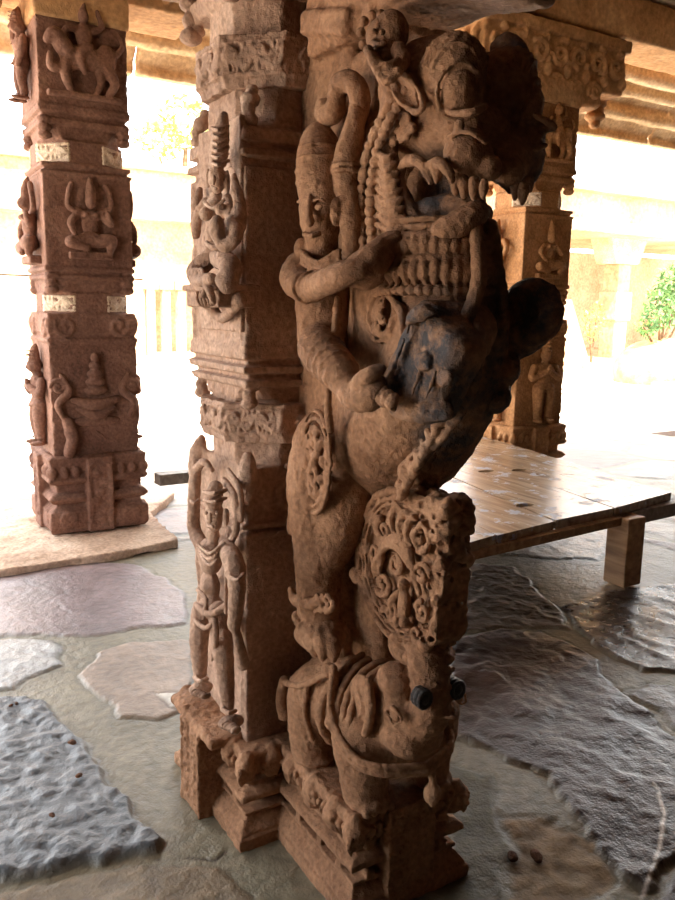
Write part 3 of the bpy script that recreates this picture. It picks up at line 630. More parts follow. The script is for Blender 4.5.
# hind legs standing on the elephant
for sgn in (0, 1):
    lv = Vol((.90,1.40,.54), (1.46,2.16,1.42), .0038)
    m = mir if sgn else (lambda p: p)
    tl = lambda pts, rs, k=.02, n=5: lv.tube([m(at(*p)) for p in pts], rs, k, n)
    tl([(330,445,1.09),(322,490,1.06),(320,540,1.05),(319,585,1.05),(319,615,1.05)], [.10,.088,.068,.056,.052])
    tl([(352,455,1.11),(345,500,1.09),(335,550,1.07)], [.085,.07,.045], .03)
    c = m(at(322,634,1.045)); lv.ell(c+V3(0,.0,0), (.075,.085,.045), .02)
    for q in range(5):
        a = -.9+q*.5; p = c+V3(-.058*math.cos(a)*(1 if not sgn else -1)+.01, -.062*math.sin(a)-.028, -.004)
        lv.tube([p+V3(0,.02,.02), p+V3(0,-.004,.006), p+V3(0,-.008,-.03)], [.017,.019,.009], .005)
    n = 22; ring = [m(at(319,620,1.05))+V3(.064*math.cos(t), .066*math.sin(t), .006*math.sin(3*t)) for t in np.linspace(0, 6.283, n)]
    for p in ring: lv.ell(p, .0125, .003)
    lv.tube(ring, .009, .003, n=1)
    tl([(290,588,1.0),(296,600,1.0),(310,604,.995),(322,600,.995)], [.008,.014,.016,.008], .006); tl([(290,516,1.0),(293,530,1.0),(300,526,1.0)], [.008,.013,.008], .006)
    for q in range(3): tl([(318+5*q,596,.995+.004*q),(322+6*q,606,.995+.004*q),(316+5*q,612,.995)], .007, .003, 3)
    # raised oval medallion on the haunch
    ring = [(315+13.5*math.cos(t), 462+44*math.sin(t)) for t in np.linspace(0, 6.283, 30)]
    for j, (kx, rr) in enumerate(((1.0,.0085),(.82,.006),(1.16,.006))): lv.tube([m(at(315+(x-315)*kx, 462+(y-462)*kx, .995)) for x, y in ring], rr, .003, n=1)
    for sp in (-1, 1):
        lv.tube([m(at(315+6*x*.9, 462+sp*17+15*y, .992)) for x, y in spiral2(0,0,1,1.3,sp*1.5,sp,18)], .008, .004, n=1)
    lv.tube([m(at(x,y,.99)) for x, y in ((314,432),(319,450),(311,470),(317,490))], [.006,.010,.010,.006], .004)
    for j in range(10):
        t = 6.283*j/10; lv.ell(m(at(315+8.5*math.cos(t), 462+31*math.sin(t), .993)), (.012,.012,.016), .004)
    lv.build('hind_leg', M_MAIN, yo)
# forelegs
for sgn in (0, 1):
    lv = Vol((.84,.95,1.1), (1.50,1.80,1.72), .0038)
    tl = lambda pts, rs, k=.02, n=5: lv.tube([at(*p) for p in pts], rs, k, n)
    if sgn == 0:
        lv.box(at(436,361,1.048), (.048,.094,.108), .034, .01, rx=33); lv.tube([at(468,330,1.12), at(452,345,1.08)], [.06,.06], .03)
        lv.box(at(410,352,1.02), (.03,.018,.085), .008, .006, rx=33); tl([(398,408,1.01),(420,412,1.01),(446,410,1.03)], [.018,.022,.018], .01)
        for q in range(3): tl([(408+3*q,322-3*q,.985),(415+4*q,316-3*q,.98),(424+4*q,318-3*q,.985)], [.010,.014,.008], .004)
        tl([(409,326,.985),(402,345,.98),(394,366,.975),(388,382,.97)], .006, .004)
        lv.tube([at(x,y,.992) for x, y in spiral2(424,360,8,1.5,1.0)], .006, .003, n=1); lv.ell(at(424,360,.992), .012, .004)
        lv.tube([at(x,y,.998) for x, y in spiral2(446,378,7,1.5,2.0)], .006, .003, n=1); lv.ell(at(446,378,.998), .010, .004)
        tl([(420,374,.992),(412,394,.992)], .004, .003); tl([(436,372,.995),(426,398,.994)], .004, .003)
        lv.ell(at(386,394,.985), (.038,.045,.028), .012)
        for q in range(4): tl([(380+5*q,388+3*q,.96),(376+5*q,395+3*q,.95),(378+5*q,403+2*q,.955)], [.010,.012,.007], .003)
    else:
        tl([(472,330,1.24),(495,338,1.27),(518,339,1.29),(540,328,1.30),(553,309,1.31)], [.075,.055,.036,.030,.022], .015)
        tl([(508,316,1.31),(518,300,1.31),(534,293,1.31),(546,299,1.31),(549,312,1.31)], [.018,.026,.030,.026,.018], .010)
        for q in range(4): tl([(519+8*q,297-1*q+q*q,1.31),(523+8*q,291+q*q,1.30),(529+7*q,297+2*q+q*q,1.31)], [.010,.014,.008], .004)
        lv.ell(at(520,319,1.285), (.02,.055,.045), .01)
        tl([(505,352,1.28),(522,346,1.29),(545,334,1.30)], [.022,.022,.014], .008)
        lv.ell(at(496,368,1.25), (.045,.065,.045), .02); lv.ell(at(490,396,1.24), (.04,.06,.04), .02)
        for q in range(5): lv.ell(at(511-6*q,354+11*q,1.275), (.024,.026,.019), .006)
        lv.tube([at(x,y,1.29) for x, y in spiral2(508,372,8,1.4,0)], .007, .003, n=1)
    lv.build('foreleg', M_MAIN, yo)
# ruff of tongue shaped locks round the throat, and the beaded mane
rv = Vol((.93,1.0,1.3), (1.44,1.9,2.3), .0036)
def nk(phi, r, dz, zc, yc): return V3(1.13-r*math.cos(phi)*.80, yc-r*math.sin(phi), zc+dz)
zc0 = at(446,240,YX)
for row, (py, rr, ln) in enumerate(((250,.136,.034),(274,.146,.042))):
    c = at(446,py,YX)
    for phi in np.arange(-.35, 3.2, .165):
        p = nk(phi, rr, 0, c[2], c[1])
        rv.tube([p+V3(0,0,ln*.45)*1, p+(p-V3(1.13,c[1],p[2]))*.05, p+V3(0,0,-ln*.5)], [.0085,.0135,.008], .004, 3)
    rv.tube([nk(phi, rr*.99, ln*.62, c[2], c[1]) for phi in np.linspace(-.4, 3.3, 20)], .008, .004, n=1)
c = at(446,292,YX)
for phi in np.arange(-.35, 3.2, .15): rv.ell(nk(phi, .146, 0, c[2], c[1]), .012, .003)
c = at(446,238,YX)
for q in range(3): rv.tube([nk(phi, .128+.003*q, .014*q, c[2]-.0, c[1]) for phi in np.linspace(-.4, 3.3, 20)], .006, .003, n=1)
# mane: arcs of lobes on the flank of the neck
def arc(pts, r, n, elong=None):
    O = catmull([at(*p) for p in pts], [r]*len(pts), 10)[:, :3]
    for t in np.linspace(0, len(O)-1, n):
        i = int(t); p = O[i]
        rv.ell(p, (r*.9, r*1.25, r*.95), .003)
for dx, X, n in ((0,1.035,20),(9,1.022,18)):
    arc([(398+dx*.9,92,X),(380+dx,122,X),(368+dx,152,X),(362+dx,185,X),(361+dx,218,X),(364+dx,250,X)], .0125, n)
for q in range(9):
    Y([(378,152+9*q,1.03),(387+q*.9,159+9*q,1.018),(395+q*1.3,154+9*q,1.03)], [.007,.010,.006], .003, 3, rv)
for q in range(4): Y([(372+3*q,208+8*q,1.06),(384+3*q,204+8*q,1.04),(398+2*q,208+8*q,1.04)], [.010,.014,.008], .005, 4, rv)
Y([(476,222,1.12),(478,255,1.1),(478,285,1.1),(466,318,1.08),(448,330,1.05)], [.012,.014,.015,.014,.010], .006, 5, rv)    # hanging cord
for q in range(2): Y([(486+6*q,225,1.17),(492+6*q,270,1.19),(496+6*q,310,1.21),(490+5*q,345,1.22)], [.012,.013,.013,.009], .006, 5, rv)
rv.build('mane', M_MAIN, yo, nz=((.0014,.012),))
# scaled crest running down the breast
sv = Vol((1.0,1.02,1.1), (1.42,1.65,1.75), .0042)
for q in range(16):
    t = q/15; x = 498-76*t**1.15; y = 322+158*t
    for j in range(3):
        p = at(x-12*j+4, y+5*j, 1.20-.055*j); sv.tube([p+V3(0,.012,.014), p+V3(-.004,-.008,0), p+V3(0,.008,-.02)], [.009,.012,.008], .004, 3)
sv.tube([at(x,y,1.10) for x, y in ((478,330),(474,385),(452,425),(424,458),(405,484))], [.008,.010,.010,.009,.008], .004)
sv.tube([at(x,y,1.095) for x, y in ((462,396),(438,432),(412,458),(396,486))], .008, .004)
sv.ell(at(407,472,1.09), (.022,.025,.022), .006)
sv.build('breast_crest', M_MAIN, yo)
# foliate roundel standing on the trunk
rd = Vol((1.04,1.30,.60), (1.29,1.95,1.24), .0032)
RC = at(402,568,1.115); RC = V3(YX, RC[1], RC[2]); RX = YX-.045
rd.disc(RC, 0, .200, .045, .010, .006); rd.box(RC+V3(0,-.075,.03), (.045,.065,.160), .015, k=.02); rd.box(RC+V3(0,-.115,.115), (.05,.04,.085), .015, k=.01)
rd.box(RC+V3(0,-.25,0), (.2,.105,.3), .001, .006, cut=True)
rd.ell(RC+V3(0,-.03,-.21), (.075,.10,.035), .02)
fr = Face((RX,RC[1],RC[2]), (0,-1,0), (0,0,1), (-1,0,0))
for k2, rr in ((.192,.010),(.174,.006),(.160,.005)):
    rd.tube([fr(k2*math.cos(t), k2*math.sin(t), .004) for t in np.linspace(1.5, 5.0, 30)], rr, .003, n=1)
rd.disc(fr(.0,-.0,.0), 0, .150, .012, .006, .004, cut=True)
for px, py in ((356,575),(396,640)): rd.ell(at(px,py,RX-.01), (.016,.022,.022), .006)
# plume, curled leaves and a small figure inside
def leafc(a, b, r0, tn, a0, sg, rr=.0085):
    rd.tube([fr(x, y, .006) for x, y in spiral2(a,b,r0,tn,a0,sg,20)], [rr-.0002*i for i in range(21)], .003, n=1)
for q in range(3): rd.tube([fr(-.115+.012*q,-.06+.01*q,.004), fr(-.095+.014*q,.0+.02*q,.010), fr(-.03+.01*q,.055+.012*q,.012), fr(.04,.03+.012*q,.010), fr(.085-.006*q,-.04,.006)], [.006,.009,.010,.009,.006], .003)
rd.ell(fr(.03,-.085,.012), (.016,.020,.045), .006); rd.ell(fr(.035,-.125,.012), (.015,.016,.018), .005); rd.ell(fr(.025,-.035,.012), .016, .005)
rd.tube([fr(.0,-.06,.006), fr(-.03,-.10,.008), fr(-.02,-.14,.006)], [.008,.010,.006], .004)
for q in range(4): rd.tube([fr(-.02+.03*q,.07,.006), fr(-.035+.032*q,.115-.004*q,.012), fr(-.01+.03*q,.155-.008*q,.010), fr(.015+.028*q,.135,.006)], [.006,.009,.009,.005], .003)
for g in ((.075,.105,.042,1.2,-1.6,1),(-.01,.115,.034,1.2,3.6,-1),(-.075,.08,.034,1.2,2.5,1),(-.11,.01,.03,1.2,.5,-1),(.09,.01,.036,1.2,-.5,1),(-.07,-.06,.036,1.2,4.,1),(-.02,.005,.03,1.3,1.,-1),(.10,-.08,.028,1.3,2.,1),(-.03,-.125,.028,1.2,1.2,-1),(.08,-.14,.026,1.2,.2,-1)): leafc(*g)
r2 = np.random.default_rng(3)
for q in range(46):                                               # pitted curls along the rim and the broken front
    t = r2.uniform(.2, 5.6); k2 = r2.uniform(.10, .17); p = fr(k2*math.cos(t), k2*math.sin(t), r2.uniform(-.004,.006))
    if k2*math.cos(t) > -.05 or r2.random() < .4: rd.ell(p, r2.uniform(.007,.013), .003)
for q in range(120):
    zz = r2.uniform(-.19, .20); xx = r2.uniform(-.045, .045); yf = -.138-(.014 if zz > .04 else 0)+(.0 if zz > -.12 else .05*(-.12-zz)/.07)
    (rd.ell if q % 3 else (lambda c, r, k: rd.ell(c, r*.8, k, cut=True)))(RC+V3(xx, yf+.006, zz), r2.uniform(.010,.020), .004)
for q in range(40):
    rd.ell(fr(r2.uniform(.06,.14), r2.uniform(-.15,.19), .004), r2.uniform(.005,.010), .003, cut=True)
for q in range(6): rd.ell(RC+V3(r2.uniform(-.03,.03), -.125+.035*q, .195), r2.uniform(.014,.020), .008)
rd.build('foliate_roundel', M_MAIN, main, nz=((.002,.011),(.003,.03)))
print('body', time.time()-T0)
# ------------------------------------------------------------------ head
hd = Vol((.88,.98,1.58), (1.50,1.86,2.40), .0036)
H = lambda pts, rs, k=.01, n=5, both=True, cut=False: [hd.tube([g(at(*p)) for p in pts], rs, k, n, cut) for g in ((lambda p: p), mir)[:2 if both else 1]]
def he(p, r, k=.02, both=True, **kw):
    c = at(*p); hd.ell(c, r, k, **kw)
    if both: hd.ell(mir(c), r, k, **kw)
YXs = YX; YX = HXM = 1.155
hd.ell(at(440,100,YX), (.122,.15,.105), .03); hd.ell(at(430,80,YX), (.105,.14,.085), .03)
dc = at(452,73,1.085); dr = V3(.064,.078,.072)
for g in ((lambda p: p), mir): hd.ell(g(dc), dr, .012)
hd.ell(at(462,135,YX), (.095,.115,.065), .03); hd.ell(at(425,130,YX), (.11,.12,.07), .03)
he((468,154,1.10), (.050,.048,.048), .010); he((488,168,1.125), (.028,.028,.028), .008)
e0 = V3(-.55,-.80,-.25); e0 /= np.linalg.norm(e0); eu = V3(0,0,1)-e0*e0[2]; eu /= np.linalg.norm(eu); es = np.cross(e0, eu)
for al in (.78,.98,1.18,1.38):                                          # stepped brows over the eye
    P = [dc+dr*1.01*(math.cos(al)*e0+math.sin(al)*(math.cos(t)*eu+math.sin(t)*es)) for t in np.linspace(-1.35, 1.35, 16)]
    for g in ((lambda p: p), mir):
        hd.tube([g(p) for p in P], .0052, .003, n=1); hd.tube([g(p*1.0+V3(0,0,.009)) for p in P], .004, .002, n=1, cut=True)
ec = at(459,92,1.064)
for g in ((lambda p: p), mir):
    hd.ell(g(ec), (.034,.037,.043), .003)                                # bulging eye
    hd.tube([g(ec+e0*.008+.044*math.sin(t)*es+.052*math.cos(t)*eu) for t in np.linspace(0, 6.283, 24)], .0045, .003, n=1)
for q in range(4):
    H([(443-7*q,48+3*q,1.075),(432-6*q,63+4*q,1.05),(420-4*q,84+3*q,1.045)], [.005,.006,.005], .003, 4)
for q in range(9):
    H([(444-2.9*q,51+4.2*q,1.052),(436-2.6*q,49+4.4*q,1.042)], .0035, .002, 2)
H([(440,108,1.05),(455,113,1.04),(474,112,1.05),(486,106,1.09)], [.005,.007,.007,.005], .003)     # lower lid
H([(446,140,1.06),(458,132,1.05),(474,134,1.06),(486,142,1.09)], .005, .003)
he((459,126,1.052), (.010,.014,.014), .004)
# mouth: cavity, lips, teeth, tongue, jaw
he((417,188,1.05), (.085,.072,.060), .006, cut=True); hd.ell(at(452,196,YX), (.085,.10,.030), .006, cut=True)
H([(398,98,1.07),(388,128,1.055),(392,160,1.052),(402,190,1.05),(414,214,1.055),(428,236,1.07)], [.028,.022,.014,.012,.013,.012], .006)      # jaw line
H([(424,234,1.08),(442,231,1.07),(462,222,1.09),(478,212,1.12)], [.016,.022,.024,.022], .010, both=False)
hd.ell(at(452,228,YX), (.085,.09,.026), .02)
H([(399,172,1.045),(404,163,1.035),(416,160,1.03),(424,166,1.035),(428,176,1.04)], [.006,.010,.011,.010,.007], .004)      # curled upper lip
H([(428,168,1.04),(438,162,1.04),(448,170,1.045),(452,180,1.05)], [.008,.010,.010,.007], .004)
for x, y, w in ((430,172,.016),(437,174,.012),(456,184,.014),(464,187,.015),(474,188,.014),(484,190,.012)):
    c = at(x,y,1.045 if x < 440 else 1.075)
    for g in ((lambda p: p), mir)[:2 if x < 470 else 1]: hd.tube([g(c+V3(0,0,.014)), g(c), g(c+V3(0,0,-w*1.3))], [w*.75,w*.7,w*.35], .003, 3)
hd.ell(at(436,192,YX+.02), (.055,.16,.075), .01); he((428,210,1.085), (.026,.045,.026), .006); hd.ell(at(450,208,YX-.03), (.045,.085,.030), .008)
H([(404,166,1.045),(402,182,1.04),(408,206,1.045),(420,226,1.06)], .006, .004)
# ears and cheek curls
for g in ((lambda p: p), mir):
    P = [at(396,72,1.05), at(403,84,1.03), at(412,96,1.025), at(421,106,1.035)]
    hd.tube([g(p) for p in P], [.010,.026,.028,.008], .006)
    hd.tube([g(p+V3(-.026,-.008,.0)) for p in P[1:3]]+[g(P[3]+V3(-.02,0,0))], [.014,.018,.006], .003, cut=True)
    hd.tube([g(at(x,y,1.012)) for x, y in ((394,74),(406,76),(418,90),(423,106),(417,112),(408,108),(400,96),(394,80))], .0055, .003)
for (x, y, r0, sg) in ((396,126,7,1),(405,118,6,-1),(405,136,6,1),(393,140,5,-1),(400,112,5,1),(411,127,5,-1)):
    P = [at(a_, b_, 1.042) for a_, b_ in spiral2(x,y,r0,1.3,x*.3,sg,14)]
    hd.tube(P, .0058, .003, n=1); hd.tube([mir(p) for p in P], .0058, .003, n=1)
# far side of the muzzle, worn and swollen
hd.ell(at(510,148,1.26), (.06,.085,.078), .02); hd.ell(at(520,168,1.28), (.035,.055,.045), .02)
for q in range(5):
    hd.tube([at(497+2*q,48+14*q,1.24), at(508+2*q,44+14*q,1.26), at(522+q,52+14*q,1.28)], [.016,.022,.016], .005)
hd.tube([at(x,y,1.285) for x, y in spiral2(521,97,10,1.5,0)], .007, .003, n=1)
hd.build('head', M_MAIN, yo, nz=((.0016,.010),(.002,.04))); YX = YXs
# ------------------------------------------------------------------ attendant at the flank, dwarf and volutes above
av = Vol((.78,1.40,1.10), (1.16,2.08,2.16), .0036)
def A(pts, rs, k=.006, n=5): av.tube([at(*p) for p in pts], [r*.85 for r in rs] if not np.isscalar(rs) else rs*.8, k, n)
av.ell(at(321,212,.99), (.050,.062,.085), .015); A([(322,190,1.0),(321,165,1.01),(319,145,1.02),(318,132,1.02)], [.068,.066,.050,.022], .012)
for q, (y, rr) in enumerate(((184,.060),(172,.060),(160,.057),(148,.048))): ring_on(av, at(320.5,y,1.004), (0,.03,1), rr, .0042)
A([(310,196,.945),(309,212,.935),(310,223,.935)], [.005,.009,.012], .004); A([(304,234,.945),(311,236,.93),(319,233,.945)], .007, .004)
for x in (304, 319): av.ell(at(x,207,.945), (.007,.015,.008), .002); A([(x-6,202,.955),(x,199,.942),(x+6,202,.948)], .004, .002, 3)
av.ell(at(336,212,.985), (.014,.014,.034), .006); av.ell(at(302,248,.97), (.02,.02,.025), .008)
A([(322,238,1.0),(322,262,1.01)], [.045,.05], .015)
for q in range(3): A([(302,252+5*q,.96),(318,262+5*q,.935),(340,250+5*q,.96)], .007, .003, 4)
A([(325,280,1.03),(325,315,1.03),(328,350,1.03)], [.085,.075,.08], .02)
A([(300,266,.98),(296,280,.96),(308,288,.93),(326,282,.91),(344,274,.91),(362,268,.93)], [.042,.044,.036,.032,.028,.022], .01)
for x, y, rr in ((306,288,.033),(312,286.5,.0325),(338,277,.026),(344,274,.025)): ring_on(av, at(x,y,.926), at(x+9,y-3,.918)-at(x-9,y+3,.93), rr, .0055)
A([(354,270,.94),(372,262,.96),(386,248,1.0),(398,240,1.02)], [.03,.036,.03,.02], .012); A([(346,278,.95),(368,282,.98),(384,272,1.0)], [.014,.018,.012], .008)
A([(318,342,.99),(322,352,.96),(334,366,.95),(346,380,.945)], [.052,.058,.050,.040], .012)              # ringed lower limb
for q in range(6):
    a, b = at(320+4.6*q,341+7.2*q,.955), at(328+4.2*q,358+5.6*q,.955); m = (a+b)/2; rr = .058-.0028*q
    pass
lp = catmull([at(318,342,.99), at(322,352,.96), at(334,366,.95), at(346,380,.945)], [.044,.049,.043,.034], 8)
for q in range(3, len(lp)-1, 3):
    p = lp[q,:3]; ax = lp[q+1,:3]-lp[q-1,:3]; ax /= np.linalg.norm(ax); u_ = np.cross(ax, V3(0,0,1)); u_ /= np.linalg.norm(u_); w_ = np.cross(ax, u_)
    av.tube([p+(lp[q,3]*1.02)*(math.cos(t)*u_+math.sin(t)*w_) for t in np.linspace(0, 6.283, 18)], .0065, .002, n=1)
A([(346,384,.95),(358,396,.945),(372,396,.95),(380,384,.96)], [.036,.036,.03,.02], .012); A([(356,384,.93),(368,376,.93),(382,368,.95)], [.016,.018,.010], .008)
av.tube([at(x,y,.925) for x, y in spiral2(385,398,7,1.3,0)], .008, .004, n=1)
A([(308,318,.97),(304,336,.96),(308,350,.96)], [.012,.015,.01], .006); A([(338,300,1.0),(334,345,.98),(328,395,.98),(330,430,1.0)], [.012,.01,.01,.012], .006)
# raised arm
A([(352,262,1.04),(352,232,1.02),(350,200,1.02),(346,168,1.02),(350,145,1.03)], [.026,.028,.030,.034,.030], .01); A([(350,145,1.03),(356,120,1.04),(357,100,1.05)], [.032,.022,.016], .01)
for y, rr in ((166,.034),(172,.034),(212,.0275),(218,.0265)): ring_on(av, at(348.5,y,1.02), (0,0,1), rr, .0055)
av.build('attendant', M_MAIN, main, nz=((.0016,.012),))
dv = Vol((.86,1.38,1.85), (1.20,2.06,2.45), .0036)
D2 = lambda pts, rs, k=.008, n=5: dv.tube([at(*p) for p in pts], rs, k, n)
D2([(357,122,1.06),(360,98,1.05),(352,82,1.04),(340,84,1.03),(337,98,1.03),(334,112,1.03),(326,114,1.03),(324,106,1.03)], [.02,.022,.022,.022,.018,.022,.024,.018], .008)
dv.ell(at(390,34,1.04), (.036,.048,.048), .010); dv.ell(at(379,36,1.02), (.026,.034,.034), .010)
for x, y in ((374,31),(382,32)): dv.ell(at(x,y,.992), (.007,.007,.006), .002)
D2([(373,42,.995),(378,45,.988),(384,43,.995)], .006, .003)
for q in range(9):
    t = q*.62+.6; dv.ell(at(376+15*math.cos(t), 34-20*math.sin(t), 1.03), .011, .003)
D2([(384,52,1.02),(388,66,1.02),(394,80,1.03),(398,95,1.05)], [.026,.028,.026,.022], .010)
for q in range(3): D2([(374+2*q,54+7*q,.985),(384+2*q,66+7*q,.96),(398,60+7*q,.985)], .007, .003, 4)
beads(dv, [at(368,50,.97), at(376,66,.955), at(386,80,.96), at(398,72,.975)], .011, 11)
D2([(398,48,1.02),(403,58,1.01),(400,66,1.0)], .014, .006)
dv.build('dwarf_figure', M_MAIN, main, nz=((.0014,.012),))
# hanging mouldings of the capital above the lit face
v = Vol((.70,1.9,2.26), (1.5,2.62,2.72), .007)
for sy in (1,):
    for q in range(3): v.ell((.915,2.40,2.33+.045*q), (.034-.008*(q%2),.034-.008*(q%2),.026), .008)
v.box((PX,PY,2.62), (.36,.36,.08), .01); v.box((.88,2.42,2.49), (.09,.06,.05), .015); v.box((.88,2.0,2.50), (.08,.05,.05), .015)
for q in range(3): v.ell((.86,1.98,2.32+.05*q), (.035,.035,.026), .008)
v.build('capital', M_SHAFT, main)
print('yali', time.time()-T0)
# ------------------------------------------------------------------ floor
def poly_sd(P, X, Yv):                      # signed distance to polygon, negative inside
    d = np.full(X.shape, 1e9); ins = np.zeros(X.shape, bool); n = len(P)
    for i in range(n):
        a, b = P[i], P[(i+1) % n]; e = b-a
        t = np.clip(((X-a[0])*e[0]+(Yv-a[1])*e[1])/(e@e), 0, 1)
        d = np.minimum(d, np.hypot(X-a[0]-t*e[0], Yv-a[1]-t*e[1]))
        c = ((a[1] > Yv) != (b[1] > Yv)) & (X < (b[0]-a[0])*(Yv-a[1])/(b[1]-a[1]+1e-12)+a[0]); ins ^= c
    return np.where(ins, -d, d)
LINC = lambda *c: np.array(srgb(*c)[:3])
# flagstones: outline, height, roughness, grain size, colour
FLAGS = [
  ([(-40,706),(32,700),(55,714),(91,748),(114,790),(139,816),(160,852),(84,870),(-40,893)], .026, .013, .040, (94,97,102), .40),
  ([(-30,636),(51,640),(64,650),(59,664),(17,686),(-30,694)], .010, .004, .10, (150,150,150), .35),
  ([(-40,572),(89,560),(148,566),(186,592),(186,622),(84,637),(-40,634)], .009, .004, .16, (128,112,112), .36),
  ([(80,676),(101,651),(127,642),(190,640),(192,697),(169,718),(118,718)], .006, .005, .12, (140,122,108), .45),
  ([(150,694),(192,690),(192,706),(166,708)], .008, .003, .1, (205,200,190), .6),
  ([(-40,898),(84,876),(160,858),(220,862),(262,900),(300,990),(-40,1000)], .004, .004, .10, (120,104,84), .6),
  ([(450,639),(500,630),(545,632),(601,658),(616,685),(690,748),(700,840),(632,889),(571,802),(545,775),(496,756),(440,730)], .014, .012, .10, (54,40,39), .34),
  ([(440,560),(514,566),(556,605),(571,630),(520,628),(440,634)], .010, .007, .06, (86,70,58), .45),
  ([(560,606),(609,590),(690,583),(700,675),(643,670),(612,655),(601,648),(574,628)], .012, .012, .11, (72,64,62), .28),
  ([(622,690),(650,682),(700,690),(700,745)], .010, .008, .1, (80,70,64), .36),
  ([(503,817),(540,815),(601,836),(616,874),(590,900),(560,960),(505,900)], -.004, .008, .06, (132,110,82), .7),
  ([(636,900),(690,850),(720,1000),(600,1000)], .012, .008, .1, (62,44,42), .36),
  ([(440,760),(492,770),(500,815),(498,900),(440,900)], .004, .004, .1, (90,84,64), .6),
  ([(452,500),(620,520),(600,560),(520,556),(440,548)], .008, .006, .1, (120,110,100), .35)]
FP = [np.array([atZ(x, y)[:2] for x, y in f[0]]) for f in FLAGS]
def floor_patch(name, x0, x1, y0, y1, st, mat):
    xs = np.arange(x0, x1+st*.5, st); ys = np.arange(y0, y1+st*.5, st); nx, ny = len(xs), len(ys)
    Xg, Yg = [a.ravel() for a in np.meshgrid(xs, ys, indexing='ij')]
    p3 = np.stack([Xg, Yg, 0*Xg+.37], 1)
    Hh = .004*noise(p3, .5)+.0022*noise(p3, .09)+.0012*noise(p3, .035); Cc = np.tile(LINC(122,114,96), (len(Xg), 1)); Rr = np.full(len(Xg), .42)
    Cc *= (1+.16*noise(p3, .28)+.1*noise(p3, .07))[:,None]
    # flagging elsewhere: irregular cells with mortar
    r2 = np.random.default_rng(11); S = .85
    best = np.full(len(Xg), 9.); sec = best.copy(); bid = np.zeros(len(Xg), int)
    wx = Xg+.12*noise(p3, .4); wy = Yg+.12*noise(p3+7.7, .4)
    for i in range(int(x0/S)-2, int(x1/S)+3):
        for j in range(int(y0/S)-2, int(y1/S)+3):
            rr = np.random.default_rng((i+50)*131+(j+50)); cx, cy = (i+rr.random())*S, (j+rr.random())*S
            d = np.hypot(wx-cx, wy-cy); m = d < best
            sec = np.where(m, best, np.minimum(sec, d)); bid = np.where(m, (i+50)*131+(j+50), bid); best = np.where(m, d, best)
    edge = np.clip((sec-best-.05)/.05, 0, 1)
    far = np.ones(len(Xg)); SD = []
    w = p3+np.stack([.05*noise(p3, .13), .05*noise(p3+5, .13), 0*Xg], 1)
    for P in FP:
        sd = poly_sd(P, Xg+.035*noise(p3, .11)+.012*noise(p3, .035), Yg+.035*noise(p3+3.3, .11)+.012*noise(p3+9, .035)); SD.append(sd)
    dmin = np.min(SD, axis=0)
    near = (Yg < 5.0) & (Xg > -1.) & (Xg < 4.6)
    gen = edge*np.where(near, 0, 1)
    pal = np.array([LINC(134,118,106), LINC(120,112,110), LINC(146,130,112), LINC(112,96,94), LINC(140,132,124)])
    Hh += gen*(.008+.006*noise(p3, .1)); Cc = Cc*(1-gen)[:,None]+pal[bid % 5]*gen[:,None]*(1+.15*noise(p3, .12))[:,None]
    for (pts, h, amp, gs, col, ro), sd in zip(FLAGS, SD):
        t = np.clip(.25-sd/.03, 0, 1); t = t*t*(3-2*t)
        wp = p3+np.stack([.02*noise(p3, .05), .02*noise(p3+3, .05), 0*Xg], 1); n1 = noise(wp, gs); n2 = noise(wp+2.2, gs*.4); rid = 1-np.abs(noise(wp*V3(1,.6,1)+4.1, gs*1.5))*3; rid = np.maximum(rid, -.6)
        Hh += t*(h+amp*(.55*n1+.3*n2+.35*rid)); 
        c = LINC(*col)*(1+.22*n1+.14*n2+.12*noise(p3+8, .4))[:,None]
        Cc = Cc*(1-t)[:,None]+c*t[:,None]; Rr = Rr*(1-t)+ro*t
        # dirt line where the stone meets the mortar
        g = np.exp(-(sd/.008)**2)*(.6+.4*noise(p3, .2)); Hh -= g*.006; Cc *= (1-.35*g)[:,None]
    for cr, wd, col in (([(654,787),(664,815),(660,850),(650,875),(640,905)], .006, (210,200,190)), ([(160,856),(190,854),(215,858),(225,850)], .007, (70,60,50))):
        Q2 = np.array([atZ(*q)[:2] for q in cr]); d = np.full(len(Xg), 9.)
        for a, b in zip(Q2[:-1], Q2[1:]):
            e = b-a; t = np.clip(((Xg-a[0])*e[0]+(Yg-a[1])*e[1])/(e@e), 0, 1); d = np.minimum(d, np.hypot(Xg-a[0]-t*e[0]+.015*noise(p3, .05), Yg-a[1]-t*e[1]))
        g = np.clip(1.4-d/wd, 0, 1); Cc = Cc*(1-g)[:,None]+LINC(*col)*g[:,None]; Hh -= g*.004*(1 if col[0] < 100 else -.5)
    idx = np.arange(nx*ny).reshape(nx, ny)
    q = np.stack([idx[:-1,:-1], idx[1:,:-1], idx[1:,1:], idx[:-1,1:]], -1).reshape(-1, 4)
    o = mesh_np(name, np.stack([Xg, Yg, Hh-.006], 1), q, mat)
    ca = o.data.color_attributes.new('stone', 'FLOAT_COLOR', 'POINT')
    ca.data.foreach_set('color', np.c_[np.clip(Cc, .01, .95), np.clip(Rr, 0, 1)].astype(np.float32).ravel())
    return o
M_FLOOR, nt, B, L = nodes('worn flagstones'); N = nt.nodes.new
cn = N('ShaderNodeVertexColor'); cn.layer_name = 'stone'; tc = N('ShaderNodeTexCoord')
n1 = N('ShaderNodeTexNoise'); n1.inputs['Scale'].default_value = 28; n1.inputs['Detail'].default_value = 6; L.new(tc.outputs['Object'], n1.inputs['Vector'])
n2 = N('ShaderNodeTexNoise'); n2.inputs['Scale'].default_value = 120; n2.inputs['Detail'].default_value = 3; L.new(tc.outputs['Object'], n2.inputs['Vector'])
